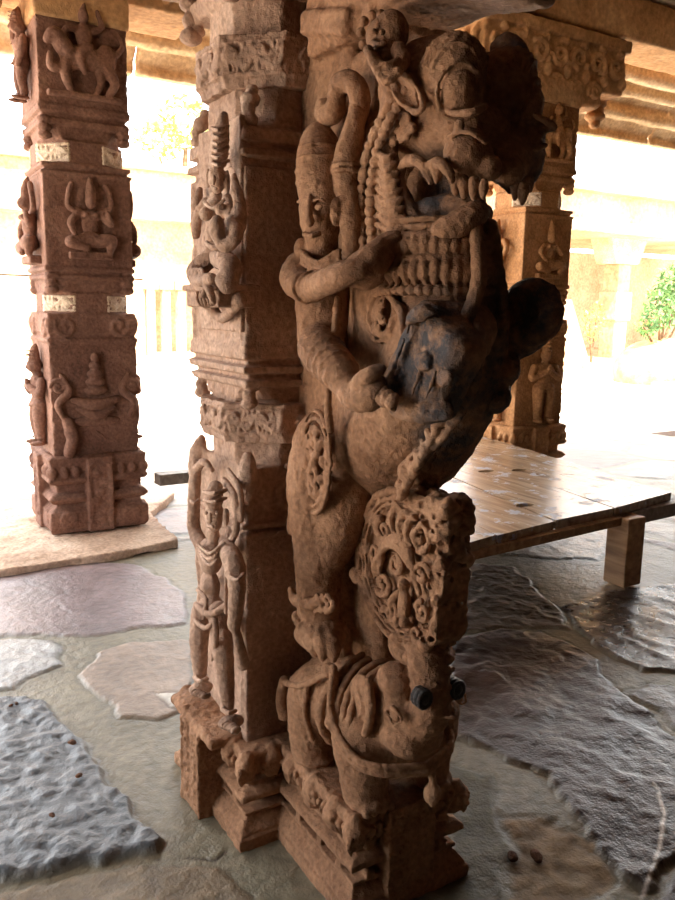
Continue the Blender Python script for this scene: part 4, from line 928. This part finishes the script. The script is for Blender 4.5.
mr = N('ShaderNodeMapRange'); L.new(n1.outputs['Fac'], mr.inputs['Value']); mr.inputs['From Min'].default_value = .3; mr.inputs['From Max'].default_value = .7; mr.inputs['To Min'].default_value = .72; mr.inputs['To Max'].default_value = 1.2
hs = N('ShaderNodeHueSaturation'); L.new(cn.outputs['Color'], hs.inputs['Color']); L.new(mr.outputs['Result'], hs.inputs['Value']); L.new(hs.outputs['Color'], B.inputs['Base Color'])
rr = N('ShaderNodeMath'); rr.operation = 'MULTIPLY_ADD'; L.new(n1.outputs['Fac'], rr.inputs[0]); rr.inputs[1].default_value = .3; 
sb = N('ShaderNodeMath'); sb.operation = 'SUBTRACT'; L.new(cn.outputs['Alpha'], sb.inputs[0]); sb.inputs[1].default_value = .14; L.new(sb.outputs[0], rr.inputs[2]); L.new(rr.outputs[0], B.inputs['Roughness'])
B.inputs['Specular IOR Level'].default_value = .42
ad = N('ShaderNodeMath'); ad.operation = 'MULTIPLY_ADD'; L.new(n1.outputs['Fac'], ad.inputs[0]); ad.inputs[1].default_value = 2.5; L.new(n2.outputs['Fac'], ad.inputs[2])
bp = N('ShaderNodeBump'); bp.inputs['Strength'].default_value = .4; bp.inputs['Distance'].default_value = .007; L.new(ad.outputs[0], bp.inputs['Height']); L.new(bp.outputs['Normal'], B.inputs['Normal'])
for args in ((-.3, 3.3, .2, 3.5, .0085), (-1.2, -.27, -.4, 6.9, .03), (-.3, 3.3, -.4, .23, .03), (-.3, 3.3, 3.48, 6.9, .014), (3.28, 9.0, -.4, 6.9, .018)):
    fo = floor_patch('floor', *args, M_FLOOR); fo['kind'] = 'structure'; fo['label'] = 'worn uneven flagstone floor with pale mortar'

def bm_box(bm, lo, hi):
    lo, hi = np.array(lo), np.array(hi)
    r = bmesh.ops.create_cube(bm, size=1.0)
    for w in r['verts']: w.co = Vector(((lo+hi)/2+np.array(w.co)*(hi-lo)))
    return r['verts']
def bm_obj(name, bm, mat, parent=None, bevel=0., kind=None, sub=0):
    if bevel: bmesh.ops.bevel(bm, geom=list(bm.edges), offset=bevel, segments=2, affect='EDGES', profile=.6)
    me = bpy.data.meshes.new(name); bm.to_mesh(me); bm.free()
    if parent is not None: me.transform(__import__('mathutils').Matrix.Translation(-Vector(origin_of(parent))))
    o = link_mesh(name, me, mat, parent)
    if kind: o['kind'] = kind
    return o
def boxes(name, lst, mat, parent=None, bevel=.01, kind=None):
    bm = bmesh.new()
    for lo, hi in lst: bm_box(bm, lo, hi)
    return bm_obj(name, bm, mat, parent, bevel, kind)

# rest of the hall's floor, the courtyard, unseen enclosing walls, the left one added to shape light
boxes('floor_bed', [((-1.5,-.5,-.3),(9.1,6.9,-.05))], M_OUT, bevel=0, kind='structure')
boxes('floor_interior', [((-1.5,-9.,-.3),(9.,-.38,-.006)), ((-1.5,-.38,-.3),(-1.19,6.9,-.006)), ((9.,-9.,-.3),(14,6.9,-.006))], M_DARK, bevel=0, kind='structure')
M_YARD, nt, B, L = nodes('courtyard ground'); tc = nt.nodes.new('ShaderNodeTexCoord'); n1 = nt.nodes.new('ShaderNodeTexNoise'); n1.inputs['Scale'].default_value = .8; n1.inputs['Detail'].default_value = 8
rp = nt.nodes.new('ShaderNodeValToRGB'); rp.color_ramp.elements[0].color = srgb(206,186,160); rp.color_ramp.elements[1].color = srgb(236,224,206); L.new(tc.outputs['Object'], n1.inputs['Vector']); L.new(n1.outputs['Fac'], rp.inputs['Fac']); L.new(rp.outputs['Color'], B.inputs['Base Color']); B.inputs['Roughness'].default_value = .95
boxes('ground', [((-60,6.88,-.4),(90,90,-.03)), ((-60,-30,-.4),(-1.49,6.88,-.05))], M_YARD, bevel=0, kind='structure')
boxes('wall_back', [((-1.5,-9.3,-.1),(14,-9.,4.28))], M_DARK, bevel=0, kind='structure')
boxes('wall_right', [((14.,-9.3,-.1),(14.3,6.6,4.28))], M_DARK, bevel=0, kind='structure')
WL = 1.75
boxes('added_wall_left', [((-1.8,WL,2.5),(-1.5,3.5,4.28)), ((-1.8,3.5,-.1),(-1.5,4.9,4.28)), ((-1.8,-9.3,-.1),(-1.5,WL,4.28))], M_DARK, bevel=0, kind='structure')  # unseen wall added here; its gap and lintel shape the light on the pillars
# ------------------------------------------------------------------ roof: beams, slabs, ribbed eave
def rough_beam(name, lo, hi, mat, label=None, cat=None, group=None, amp=.012, h=.03, parent=None):
    v = Vol(lo, hi, h); c = (np.array(lo)+np.array(hi))/2; v.box(c, (np.array(hi)-np.array(lo))/2-.01, .02, 0)
    o = v.build(name, mat, parent, nz=((amp,.12),(amp,.4)))
    if label: tag(o, label, cat, group, 'thing')
    return o
rough_beam('stone_beam', (-1.4,5.36,3.885), (3.3,5.90,4.26), M_ROOF, 'stone roof beam resting on the left pillar along the open front', 'beam')
rough_beam('stone_beam', (3.34,5.10,3.885), (9.6,5.64,4.26), M_ROOF, 'stone roof beam resting on the carved bracket of the right pillar', 'beam')
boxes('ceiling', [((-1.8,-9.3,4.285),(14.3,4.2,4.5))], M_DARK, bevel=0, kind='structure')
boxes('ceiling_slab', [((-1.8,4.2,4.285),(14.3,5.9,4.5))], M_SLAB, bevel=0, kind='structure')
boxes('ceiling_slab', [((-.3,5.93,4.03),(4.1,6.3,4.3))], M_SLAB, bevel=0, kind='structure')
boxes('ceiling_slab', [((4.12,5.93,4.20),(14.3,6.3,4.4))], M_SLAB, bevel=0, kind='structure')
def eave(x0, x1, label, dz=0.):
    root = empty('eave', ((x0+x1)/2, 6.4, 3.6), label, 'eave', 'ribbed stone eaves over the open front')
    xs = [x0]
    r2 = np.random.default_rng(int(x0*10)+200)
    while xs[-1] < x1-.9: xs.append(xs[-1]+r2.uniform(.9, 1.25))
    xs[-1] = x1
    for i in range(len(xs)-1):
        a, b = xs[i]+.004, xs[i+1]-.004
        v = Vol((a,5.9,3.30), (b,7.2,4.1), .022)
        v.seg(V3(a,6.12,3.92), V3(b,6.12,3.92), .10, .10, .0)
        prof = [(6.05,3.92),(6.3,3.86),(6.5,3.76),(6.68,3.62),(6.82,3.47)]
        for (ya, za), (yb2, zb) in zip(prof[:-1], prof[1:]):
            yc, zc = (ya+yb2)/2, (za+zb)/2; ang = math.degrees(math.atan2(zb-za, yb2-ya)); ln = math.hypot(yb2-ya, zb-za)/2
            v.box(((a+b)/2,yc,zc+.05), ((b-a)/2-.006,ln+.02,.045), .01, .02, rx=ang)
        for yy, zz, rr in ((6.36,3.83,.075),(6.60,3.67,.085)): v.seg(V3(a,yy,zz), V3(b,yy,zz), rr, rr, .02)
        v.box(((a+b)/2,6.82,3.46), ((b-a)/2-.006,.06,.035), .012, .015)
        v.build('eave_slab', M_EAVE, root, nz=((.006,.06),(.008,.2)))
    root.location.z += dz
eave(-.3, 4.05, 'ribbed stone eave above the courtyard view left of the yali pillar', -.04)
eave(4.15, 10.6, 'ribbed stone eave above the courtyard view behind the right pillar', .13)
print('roof', time.time()-T0)

# ------------------------------------------------------------------ slab under the left pillar
sp = np.array([atZ(*q, .055)[:2] for q in ((-60,578),(48,561),(110,552),(178,538),(150,512))])
sp = np.vstack([sp, [[2.15,6.15],[.9,6.2],[.1,5.9]]])
lo = (sp[:,0].min()-.05, sp[:,1].min()-.05, -.02); hi = (sp[:,0].max()+.05, sp[:,1].max()+.05, .075)
v = Vol(lo, hi, .012); gx, gy = np.meshgrid(v.ax[0], v.ax[1], indexing='ij')
sd = poly_sd(sp, gx, gy)[:,:,None]; v.D = np.maximum(np.maximum(sd, v.ax[2][None,None,:]-.048), -.012-v.ax[2][None,None,:]).astype(np.float32)
slab = v.build('stone_slab', M_PLINTH, None, nz=((.006,.05),(.010,.16)))
tag(slab, 'thick broken-edged paving slab carrying the left pillar', 'slab', None, 'thing')

# ------------------------------------------------------------------ low wooden platform
def wood(name, c1, c2, c3, rough=.35, flake=True):
    m, nt, B, L = nodes(name); N = nt.nodes.new; tc = N('ShaderNodeTexCoord')
    mp = N('ShaderNodeMapping'); mp.inputs['Scale'].default_value = (9, .9, 9); mp.inputs['Rotation'].default_value = (0, 0, R(10)); L.new(tc.outputs['Object'], mp.inputs['Vector'])
    n1 = N('ShaderNodeTexNoise'); n1.inputs['Scale'].default_value = 2.5; n1.inputs['Detail'].default_value = 8; n1.inputs['Distortion'].default_value = .6; L.new(mp.outputs['Vector'], n1.inputs['Vector'])
    rp = N('ShaderNodeValToRGB'); e = rp.color_ramp.elements; e[0].position = .3; e[0].color = c1; e[1].position = .7; e[1].color = c3; k = e.new(.5); k.color = c2; L.new(n1.outputs['Fac'], rp.inputs['Fac'])
    n2 = N('ShaderNodeTexNoise'); n2.inputs['Scale'].default_value = 7; n2.inputs['Detail'].default_value = 9; n2.inputs['Roughness'].default_value = .7; L.new(tc.outputs['Object'], n2.inputs['Vector'])
    q = N('ShaderNodeMapRange'); q.inputs['From Min'].default_value = .58; q.inputs['From Max'].default_value = .61; L.new(n2.outputs['Fac'], q.inputs['Value'])
    mx = N('ShaderNodeMix'); mx.data_type = 'RGBA'; mx.inputs['B'].default_value = srgb(128,128,138); L.new(rp.outputs['Color'], mx.inputs['A'])
    if flake: L.new(q.outputs['Result'], mx.inputs['Factor'])
    else: mx.inputs['Factor'].default_value = 0
    L.new(mx.outputs['Result'], B.inputs['Base Color'])
    ra = N('ShaderNodeMath'); ra.operation = 'MULTIPLY_ADD'; L.new(q.outputs['Result'], ra.inputs[0]); ra.inputs[1].default_value = .25; ra.inputs[2].default_value = rough; L.new(ra.outputs[0], B.inputs['Roughness'])
    bp = N('ShaderNodeBump'); bp.inputs['Strength'].default_value = .35; bp.inputs['Distance'].default_value = .004
    sm = N('ShaderNodeMath'); sm.operation = 'SUBTRACT'; L.new(n1.outputs['Fac'], sm.inputs[0]); L.new(q.outputs['Result'], sm.inputs[1]); L.new(sm.outputs[0], bp.inputs['Height']); L.new(bp.outputs['Normal'], B.inputs['Normal'])
    return m
M_TOP = wood('worn platform planks', srgb(112,88,68), srgb(146,120,94), srgb(176,152,126), .24)
M_LEG = wood('platform legs', srgb(124,88,58), srgb(158,118,82), srgb(184,146,108), .55, False)
M_GREY = wood('grey rail', srgb(104,92,84), srgb(130,118,108), srgb(154,142,132), .55, False)
TZ = .46
tb = empty('wooden_platform', (3.2, 4.1, 0), 'low wooden plank platform with square legs, behind the yali pillar', 'platform')
seams = [((4.30,3.13),(4.74,5.5)), ((3.64,2.985),(4.10,5.46)), ((3.13,2.945),(3.58,5.43)), ((2.66,2.88),(3.08,5.41)), ((2.24,2.80),(2.60,5.38)), ((1.94,2.76),(2.2,5.36))]
holes = [(3.67,4.11),(3.93,4.06),(3.23,3.28),(3.66,4.55),(3.86,4.74)]
bm = bmesh.new()
for i in range(len(seams)-1):
    (a, b), (c, d) = seams[i+1], seams[i]
    a, b, c, d = [np.array(q) for q in (a, b, c, d)]
    a = a+V3(.005,0)[:2] if False else a+np.array([.006,0]); b = b+np.array([.006,0]); c = c-np.array([.006,0]); d = d-np.array([.006,0])
    if i == 0: c = c+np.array([.0,-.03]); 
    nu, nv = 5, 16; G = []
    for s in range(nu+1):
        for t in range(nv+1):
            p = (a*(1-s/nu)+c*(s/nu))*(1-t/nv)+(b*(1-s/nu)+d*(s/nu))*(t/nv); G.append(p)
    top = [bm.verts.new((p[0], p[1], TZ+.004*math.sin(3*p[1]+i)+.003*i % .006)) for p in G]; bot = [bm.verts.new((p[0], p[1], TZ-.048)) for p in G]
    ix = lambda s, t: s*(nv+1)+t
    for s in range(nu):
        for t in range(nv):
            bm.faces.new([top[ix(s,t)], top[ix(s+1,t)], top[ix(s+1,t+1)], top[ix(s,t+1)]]); bm.faces.new([bot[ix(s,t+1)], bot[ix(s+1,t+1)], bot[ix(s+1,t)], bot[ix(s,t)]])
    for s in range(nu):
        bm.faces.new([bot[ix(s,0)], bot[ix(s+1,0)], top[ix(s+1,0)], top[ix(s,0)]]); bm.faces.new([top[ix(s,nv)], top[ix(s+1,nv)], bot[ix(s+1,nv)], bot[ix(s,nv)]])
    for t in range(nv):
        bm.faces.new([top[ix(0,t)], top[ix(0,t+1)], bot[ix(0,t+1)], bot[ix(0,t)]]); bm.faces.new([bot[ix(nu,t)], bot[ix(nu,t+1)], top[ix(nu,t+1)], top[ix(nu,t)]])
to = bm_obj('tabletop', bm, M_TOP, tb)
bc = bmesh.new()                                                        # finger holes cut through the planks
for k, (hx, hy) in enumerate(holes):
    r = bmesh.ops.create_cone(bc, cap_ends=True, segments=20, radius1=.06, radius2=.06, depth=.3)
    for w in r['verts']: w.co = Vector((hx+w.co.x*(1.1 if k != 3 else .8), hy+w.co.y*.62, TZ+w.co.z))
cm = bpy.data.meshes.new('cut'); bc.to_mesh(cm); bc.free(); cm.transform(__import__('mathutils').Matrix.Translation((-3.2,-4.1,0)))
co = bpy.data.objects.new('cut', cm); COL.objects.link(co); co.parent = tb
md = to.modifiers.new('b', 'BOOLEAN'); md.object = co; md.operation = 'DIFFERENCE'; md.solver = 'EXACT'
bpy.context.view_layer.update()
nm = bpy.data.meshes.new_from_object(to.evaluated_get(bpy.context.evaluated_depsgraph_get())); to.modifiers.clear(); to.data = nm
bpy.data.objects.remove(co); 
def bar(name, p, q, wd, z0, z1, mat):
    p, q = np.array(p), np.array(q); e = (q-p)/np.linalg.norm(q-p); n = np.array([-e[1], e[0]])*wd/2
    bm = bmesh.new(); vs = [bm.verts.new((*c, z)) for z in (z0, z1) for c in (p-n, q-n, q+n, p+n)]
    for f in ((3,2,1,0),(4,5,6,7),(0,1,5,4),(1,2,6,5),(2,3,7,6),(3,0,4,7)): bm.faces.new([vs[i] for i in f])
    return bm_obj(name, bm, mat, tb, .006)
bar('apron', (1.98,2.83), (3.80,2.985), .05, TZ-.098, TZ-.050, M_LEG)
bar('rail', (3.78,3.06), (4.62,3.12), .11, TZ-.135, TZ-.052, M_GREY)
bar('rail', (1.72,5.28), (4.72,5.36), .12, TZ-.13, TZ-.052, M_GREY)
bar('side_rail', (4.18,3.2), (4.62,5.3), .07, TZ-.13, TZ-.052, M_LEG)
bar('side_rail', (2.05,2.86), (2.22,5.2), .07, TZ-.13, TZ-.052, M_LEG)
for x, y in ((3.74,2.975),(2.12,2.92),(2.16,5.2),(4.62,5.3)):
    boxes('leg', [((x-.075,y-.075,.004),(x+.075,y+.075,TZ-.05))], M_LEG, tb, .012)

# ------------------------------------------------------------------ loose chips on the floor
r2 = np.random.default_rng(9)
def chip(x, y, s, label, col):
    s *= .75
    c = atZ(x, y, .036 if x < 200 else -.006); v = Vol(c-s*1.6, c+s*1.6, max(.003, s*.18)); v.ell((c[0],c[1],c[2]+s*.25), (s*1.2,s*.85,s*.5), .0, rz=float(x*37 % 180))
    o = v.build('stone_chip', M_CHIP if col else M_MAIN, None, nz=((s*.25,s*.9),)); tag(o, label, 'stone chip', 'loose chips on the floor', 'thing')
M_CHIP = stone('red brown chip', srgb(70,44,30), srgb(92,60,42), srgb(116,78,54), 9)
chip(11,706,.014,'tiny brown chip at the far left edge of the rough grey flagstone',1); chip(17,704,.012,'smaller brown chip just right of the far left one on the grey flagstone',1)
chip(72,743,.017,'brown chip lying on the upper right edge of the rough grey flagstone',1); chip(79,776,.016,'brown chip in a hollow right of centre on the grey flagstone',1)
chip(52,816,.013,'small brown chip near the middle of the lower grey flagstone',1)
chip(512,858,.026,'reddish stone chip in the broken patch right of the plinth, left one',1); chip(537,858,.028,'dark reddish stone chip in the broken patch right of the plinth, right one',1)
print('table', time.time()-T0)

# ------------------------------------------------------------------ courtyard: cloister, pavilion, leaning slab, mound with shrub, tree
cl = empty('cloister', (6.0, 25, -.03), 'sunlit colonnaded temple range with ledged roof across the courtyard, far left', 'building')
def fbox(name, lst, par, mat=None, bevel=.03): return boxes(name, lst, mat or M_FAR, par, bevel)
fbox('parapet', [((1,25.4,5.0),(10.6,26.4,5.75)), ((1,25.2,5.68),(10.6,26.6,5.9))], cl)
fbox('roof_slab', [((1,24.6,4.35),(10.6,26.6,4.95)), ((1,24.3,4.1),(10.6,26.6,4.38))], cl)
fbox('wall', [((1,25.0,2.3),(10.4,25.4,4.2)), ((1,25.0,-.1),(7.9,25.4,2.4))], cl)
fbox('back_wall', [((7.8,27.4,-.1),(10.6,27.7,2.6))], cl)
for x in (8.05, 8.55, 9.05): fbox('column', [((x-.13,24.85,-.1),(x+.13,25.15,2.1)), ((x-.24,24.8,2.05),(x+.24,25.2,2.35))], cl)
fbox('column', [((9.55,24.2,-.1),(10.0,24.6,2.0)), ((9.3,24.1,1.95),(10.2,24.7,2.35))], cl)
fbox('step', [((9.0,23.0,-.1),(11,24.2,.18))], cl)
pv = empty('pavilion', (22, 18, -.03), 'sunlit open stone pavilion with bracketed column across the courtyard, far right', 'building')
fbox('platform', [((15.6,16.2,-.1),(30,24,.24))], pv)
fbox('roof_slab', [((14.5,15.6,3.72),(21.4,22,4.0)), ((15.6,16.4,3.95),(30,22,4.9)), ((15,16.0,4.86),(30,22,5.1))], pv)
for x in (16.6, 19.75): 
    c = fbox('column', [((x-.28,16.5,.2),(x+.28,17.06,1.4)), ((x-.34,16.44,1.35),(x+.34,17.12,2.2)), ((x-.26,16.5,2.15),(x+.26,17.06,3.0))], pv)
    bm = bmesh.new(); vs = bm_box(bm, (x-.8,16.4,3.0), (x+.8,17.2,3.74))
    for w in vs:
        if w.co.z < 3.2: w.co.x = x+(w.co.x-x)*.6
    bm_obj('bracket', bm, M_EAVE, pv, .04)
fbox('back_wall', [((15.8,22,.2),(30,22.4,3.8))], pv)
bm = bmesh.new(); bm_box(bm, (0,0,0), (.95,.25,1.7))
ls = bm_obj('leaning_slab', bm, M_FAR, None, .03); ls.location = (16.35,15.5,-.03); ls.rotation_euler = (0, R(-24), R(-8)); tag(ls, 'stone slab leaning in the courtyard before the pavilion', 'slab', None, 'thing')
v = Vol((14.6,11.3,-.1), (18.2,13.9,1.15), .05); v.ell((16.5,12.5,.15), (1.25,1.0,.85), .1); v.ell((15.9,12.3,.1), (.8,.8,.7), .1)
md = v.build('earth_mound', stone('red earth', srgb(176,120,72), srgb(206,150,96), srgb(224,176,122), 2), None, nz=((.05,.3),)); tag(md, 'low mound of orange earth at the right edge of the courtyard', 'mound', None, 'thing')
kb = boxes('kerb_stone', [((14.75,11.05,-.06),(17.8,11.4,.10))], stone('grey kerb', srgb(120,122,124), srgb(140,140,142), srgb(160,160,160), 2), None, .02); tag(kb, 'grey kerb stone in front of the earth mound', 'kerb', None, 'thing')
def leaf_mat(name, a, b):
    m, nt, B, L = nodes(name); n = nt.nodes.new('ShaderNodeTexNoise'); n.inputs['Scale'].default_value = 5; t = nt.nodes.new('ShaderNodeTexCoord'); L.new(t.outputs['Object'], n.inputs['Vector'])
    r = nt.nodes.new('ShaderNodeValToRGB'); r.color_ramp.elements[0].color = a; r.color_ramp.elements[1].color = b; r.color_ramp.elements[0].position = .35; r.color_ramp.elements[1].position = .65
    L.new(n.outputs['Fac'], r.inputs['Fac']); L.new(r.outputs['Color'], B.inputs['Base Color']); B.inputs['Roughness'].default_value = .6; return m
M_LEAF = leaf_mat('shrub leaves', srgb(60,96,44), srgb(104,140,76)); M_LEAF2 = leaf_mat('tree leaves', srgb(120,130,60), srgb(176,176,92)); M_WOOD2 = stone('bark', srgb(90,70,50), srgb(110,86,62), srgb(130,104,78), 6)
def leaves(name, clumps, n, size, mat, parent, seed):
    r = np.random.default_rng(seed); V = []; Fq = []
    for (c, rad, k) in clumps:
        for _ in range(int(n*k)):
            d = r.normal(size=3); d /= np.linalg.norm(d); p = np.array(c)+d*np.array(rad)*r.uniform(.35,1)**.6
            a = r.normal(size=3); a /= np.linalg.norm(a); b = np.cross(a, r.normal(size=3)); b /= np.linalg.norm(b); s = size*r.uniform(.6,1.3); i = len(V)
            V += [p-a*s, p+b*s*.35, p+a*s, p-b*s*.35]; Fq.append((i,i+1,i+2,i+3))
    return mesh_np(name, V, Fq, mat, parent, False)
sh = empty('shrub', (16.4,12.5,.7), 'leafy green shrub growing on the earth mound', 'shrub')
st = [(16.0,12.3,1.6),(16.4,12.4,2.1),(16.9,12.5,2.0),(15.7,12.5,1.3),(17.3,12.6,1.6)]
v = Vol((15.3,11.9,.6), (17.8,13.1,2.7), .03)
for p in st: v.seg(V3(16.4,12.5,.6), V3(*p), .045, .02, .01)
v.build('stem', M_WOOD2, sh, nz=None)
leaves('foliage', [((16.0,12.3,1.7),(.45,.4,.55),1),((16.5,12.4,2.2),(.5,.4,.55),1.1),((17.0,12.5,1.9),(.6,.5,.7),1.2),((15.75,12.4,1.3),(.3,.3,.35),.4),((17.4,12.6,2.4),(.5,.4,.5),.8)], 330, .085, M_LEAF, sh, 4)
sh2 = empty('shrub', (15.9,16.0,.24), 'small pale shrub beside the leaning slab', 'shrub')
v = Vol((17.3,15.4,.2), (18.3,16.2,1.9), .03)
for p in ((17.6,15.8,1.4),(17.9,15.8,1.7),(17.75,15.7,1.2)): v.seg(V3(17.8,15.8,.2), V3(*p), .03, .015, .01)
sh2.location = (17.8,15.8,.2); v.build('stem', M_WOOD2, sh2, nz=None)
leaves('foliage', [((17.8,15.8,1.3),(.4,.3,.6),1)], 170, .07, M_LEAF2, sh2, 6)
tr = empty('tree', (13.2,36,-.03), 'pale leafy tree rising behind the colonnaded range', 'tree')
v = Vol((11.5,35,-.1), (15,37,10), .12); v.tube([V3(13.2,36,-.1), V3(13.1,36,4), V3(13.4,36,8.5)], [.35,.28,.12], 0); v.tube([V3(13.1,36,5), V3(12.2,36,8)], [.16,.08], 0); v.build('trunk', M_WOOD2, tr, nz=None)
leaves('crown', [((13.4,36,9.6),(1.6,1.4,1.2),1),((12.2,36,8.8),(1.2,1.1,.9),.6),((14.6,36,9.0),(1.2,1.1,.9),.6)], 420, .2, M_LEAF2, tr, 8)

# ------------------------------------------------------------------ light, camera
W = bpy.data.worlds.new('sky'); SC.world = W; W.use_nodes = True
bg = W.node_tree.nodes['Background']; bg.inputs['Color'].default_value = (.95, .98, 1.0, 1); bg.inputs['Strength'].default_value = 1.6
sun = bpy.data.lights.new('sun', 'SUN'); sun.energy = 4.5; sun.angle = R(1.2); sun.color = (1, .95, .87)
so = bpy.data.objects.new('sun', sun); COL.objects.link(so); so.location = (0, -10, 30)
d = Vector((.25, .55, -1.0)); so.rotation_euler = d.to_track_quat('-Z', 'Y').to_euler()
cam = bpy.data.cameras.new('camera'); co = bpy.data.objects.new('camera', cam); COL.objects.link(co)
cam.sensor_fit = 'VERTICAL'; cam.sensor_height = 36; cam.lens = F/900*36; cam.clip_start = .05; cam.clip_end = 300
from mathutils import Matrix
M = Matrix([[RT[i], UP[i], -FW[i], CAM[i]] for i in range(3)]+[[0,0,0,1]]); co.matrix_world = M
SC.camera = co
SC.view_settings.view_transform = 'Standard'; SC.view_settings.look = 'None'; SC.view_settings.gamma = 1; SC.view_settings.use_curve_mapping = False
SC.view_settings.exposure = 2.25
SC.cycles.max_bounces = 10; SC.cycles.diffuse_bounces = 6
print('total', time.time()-T0)
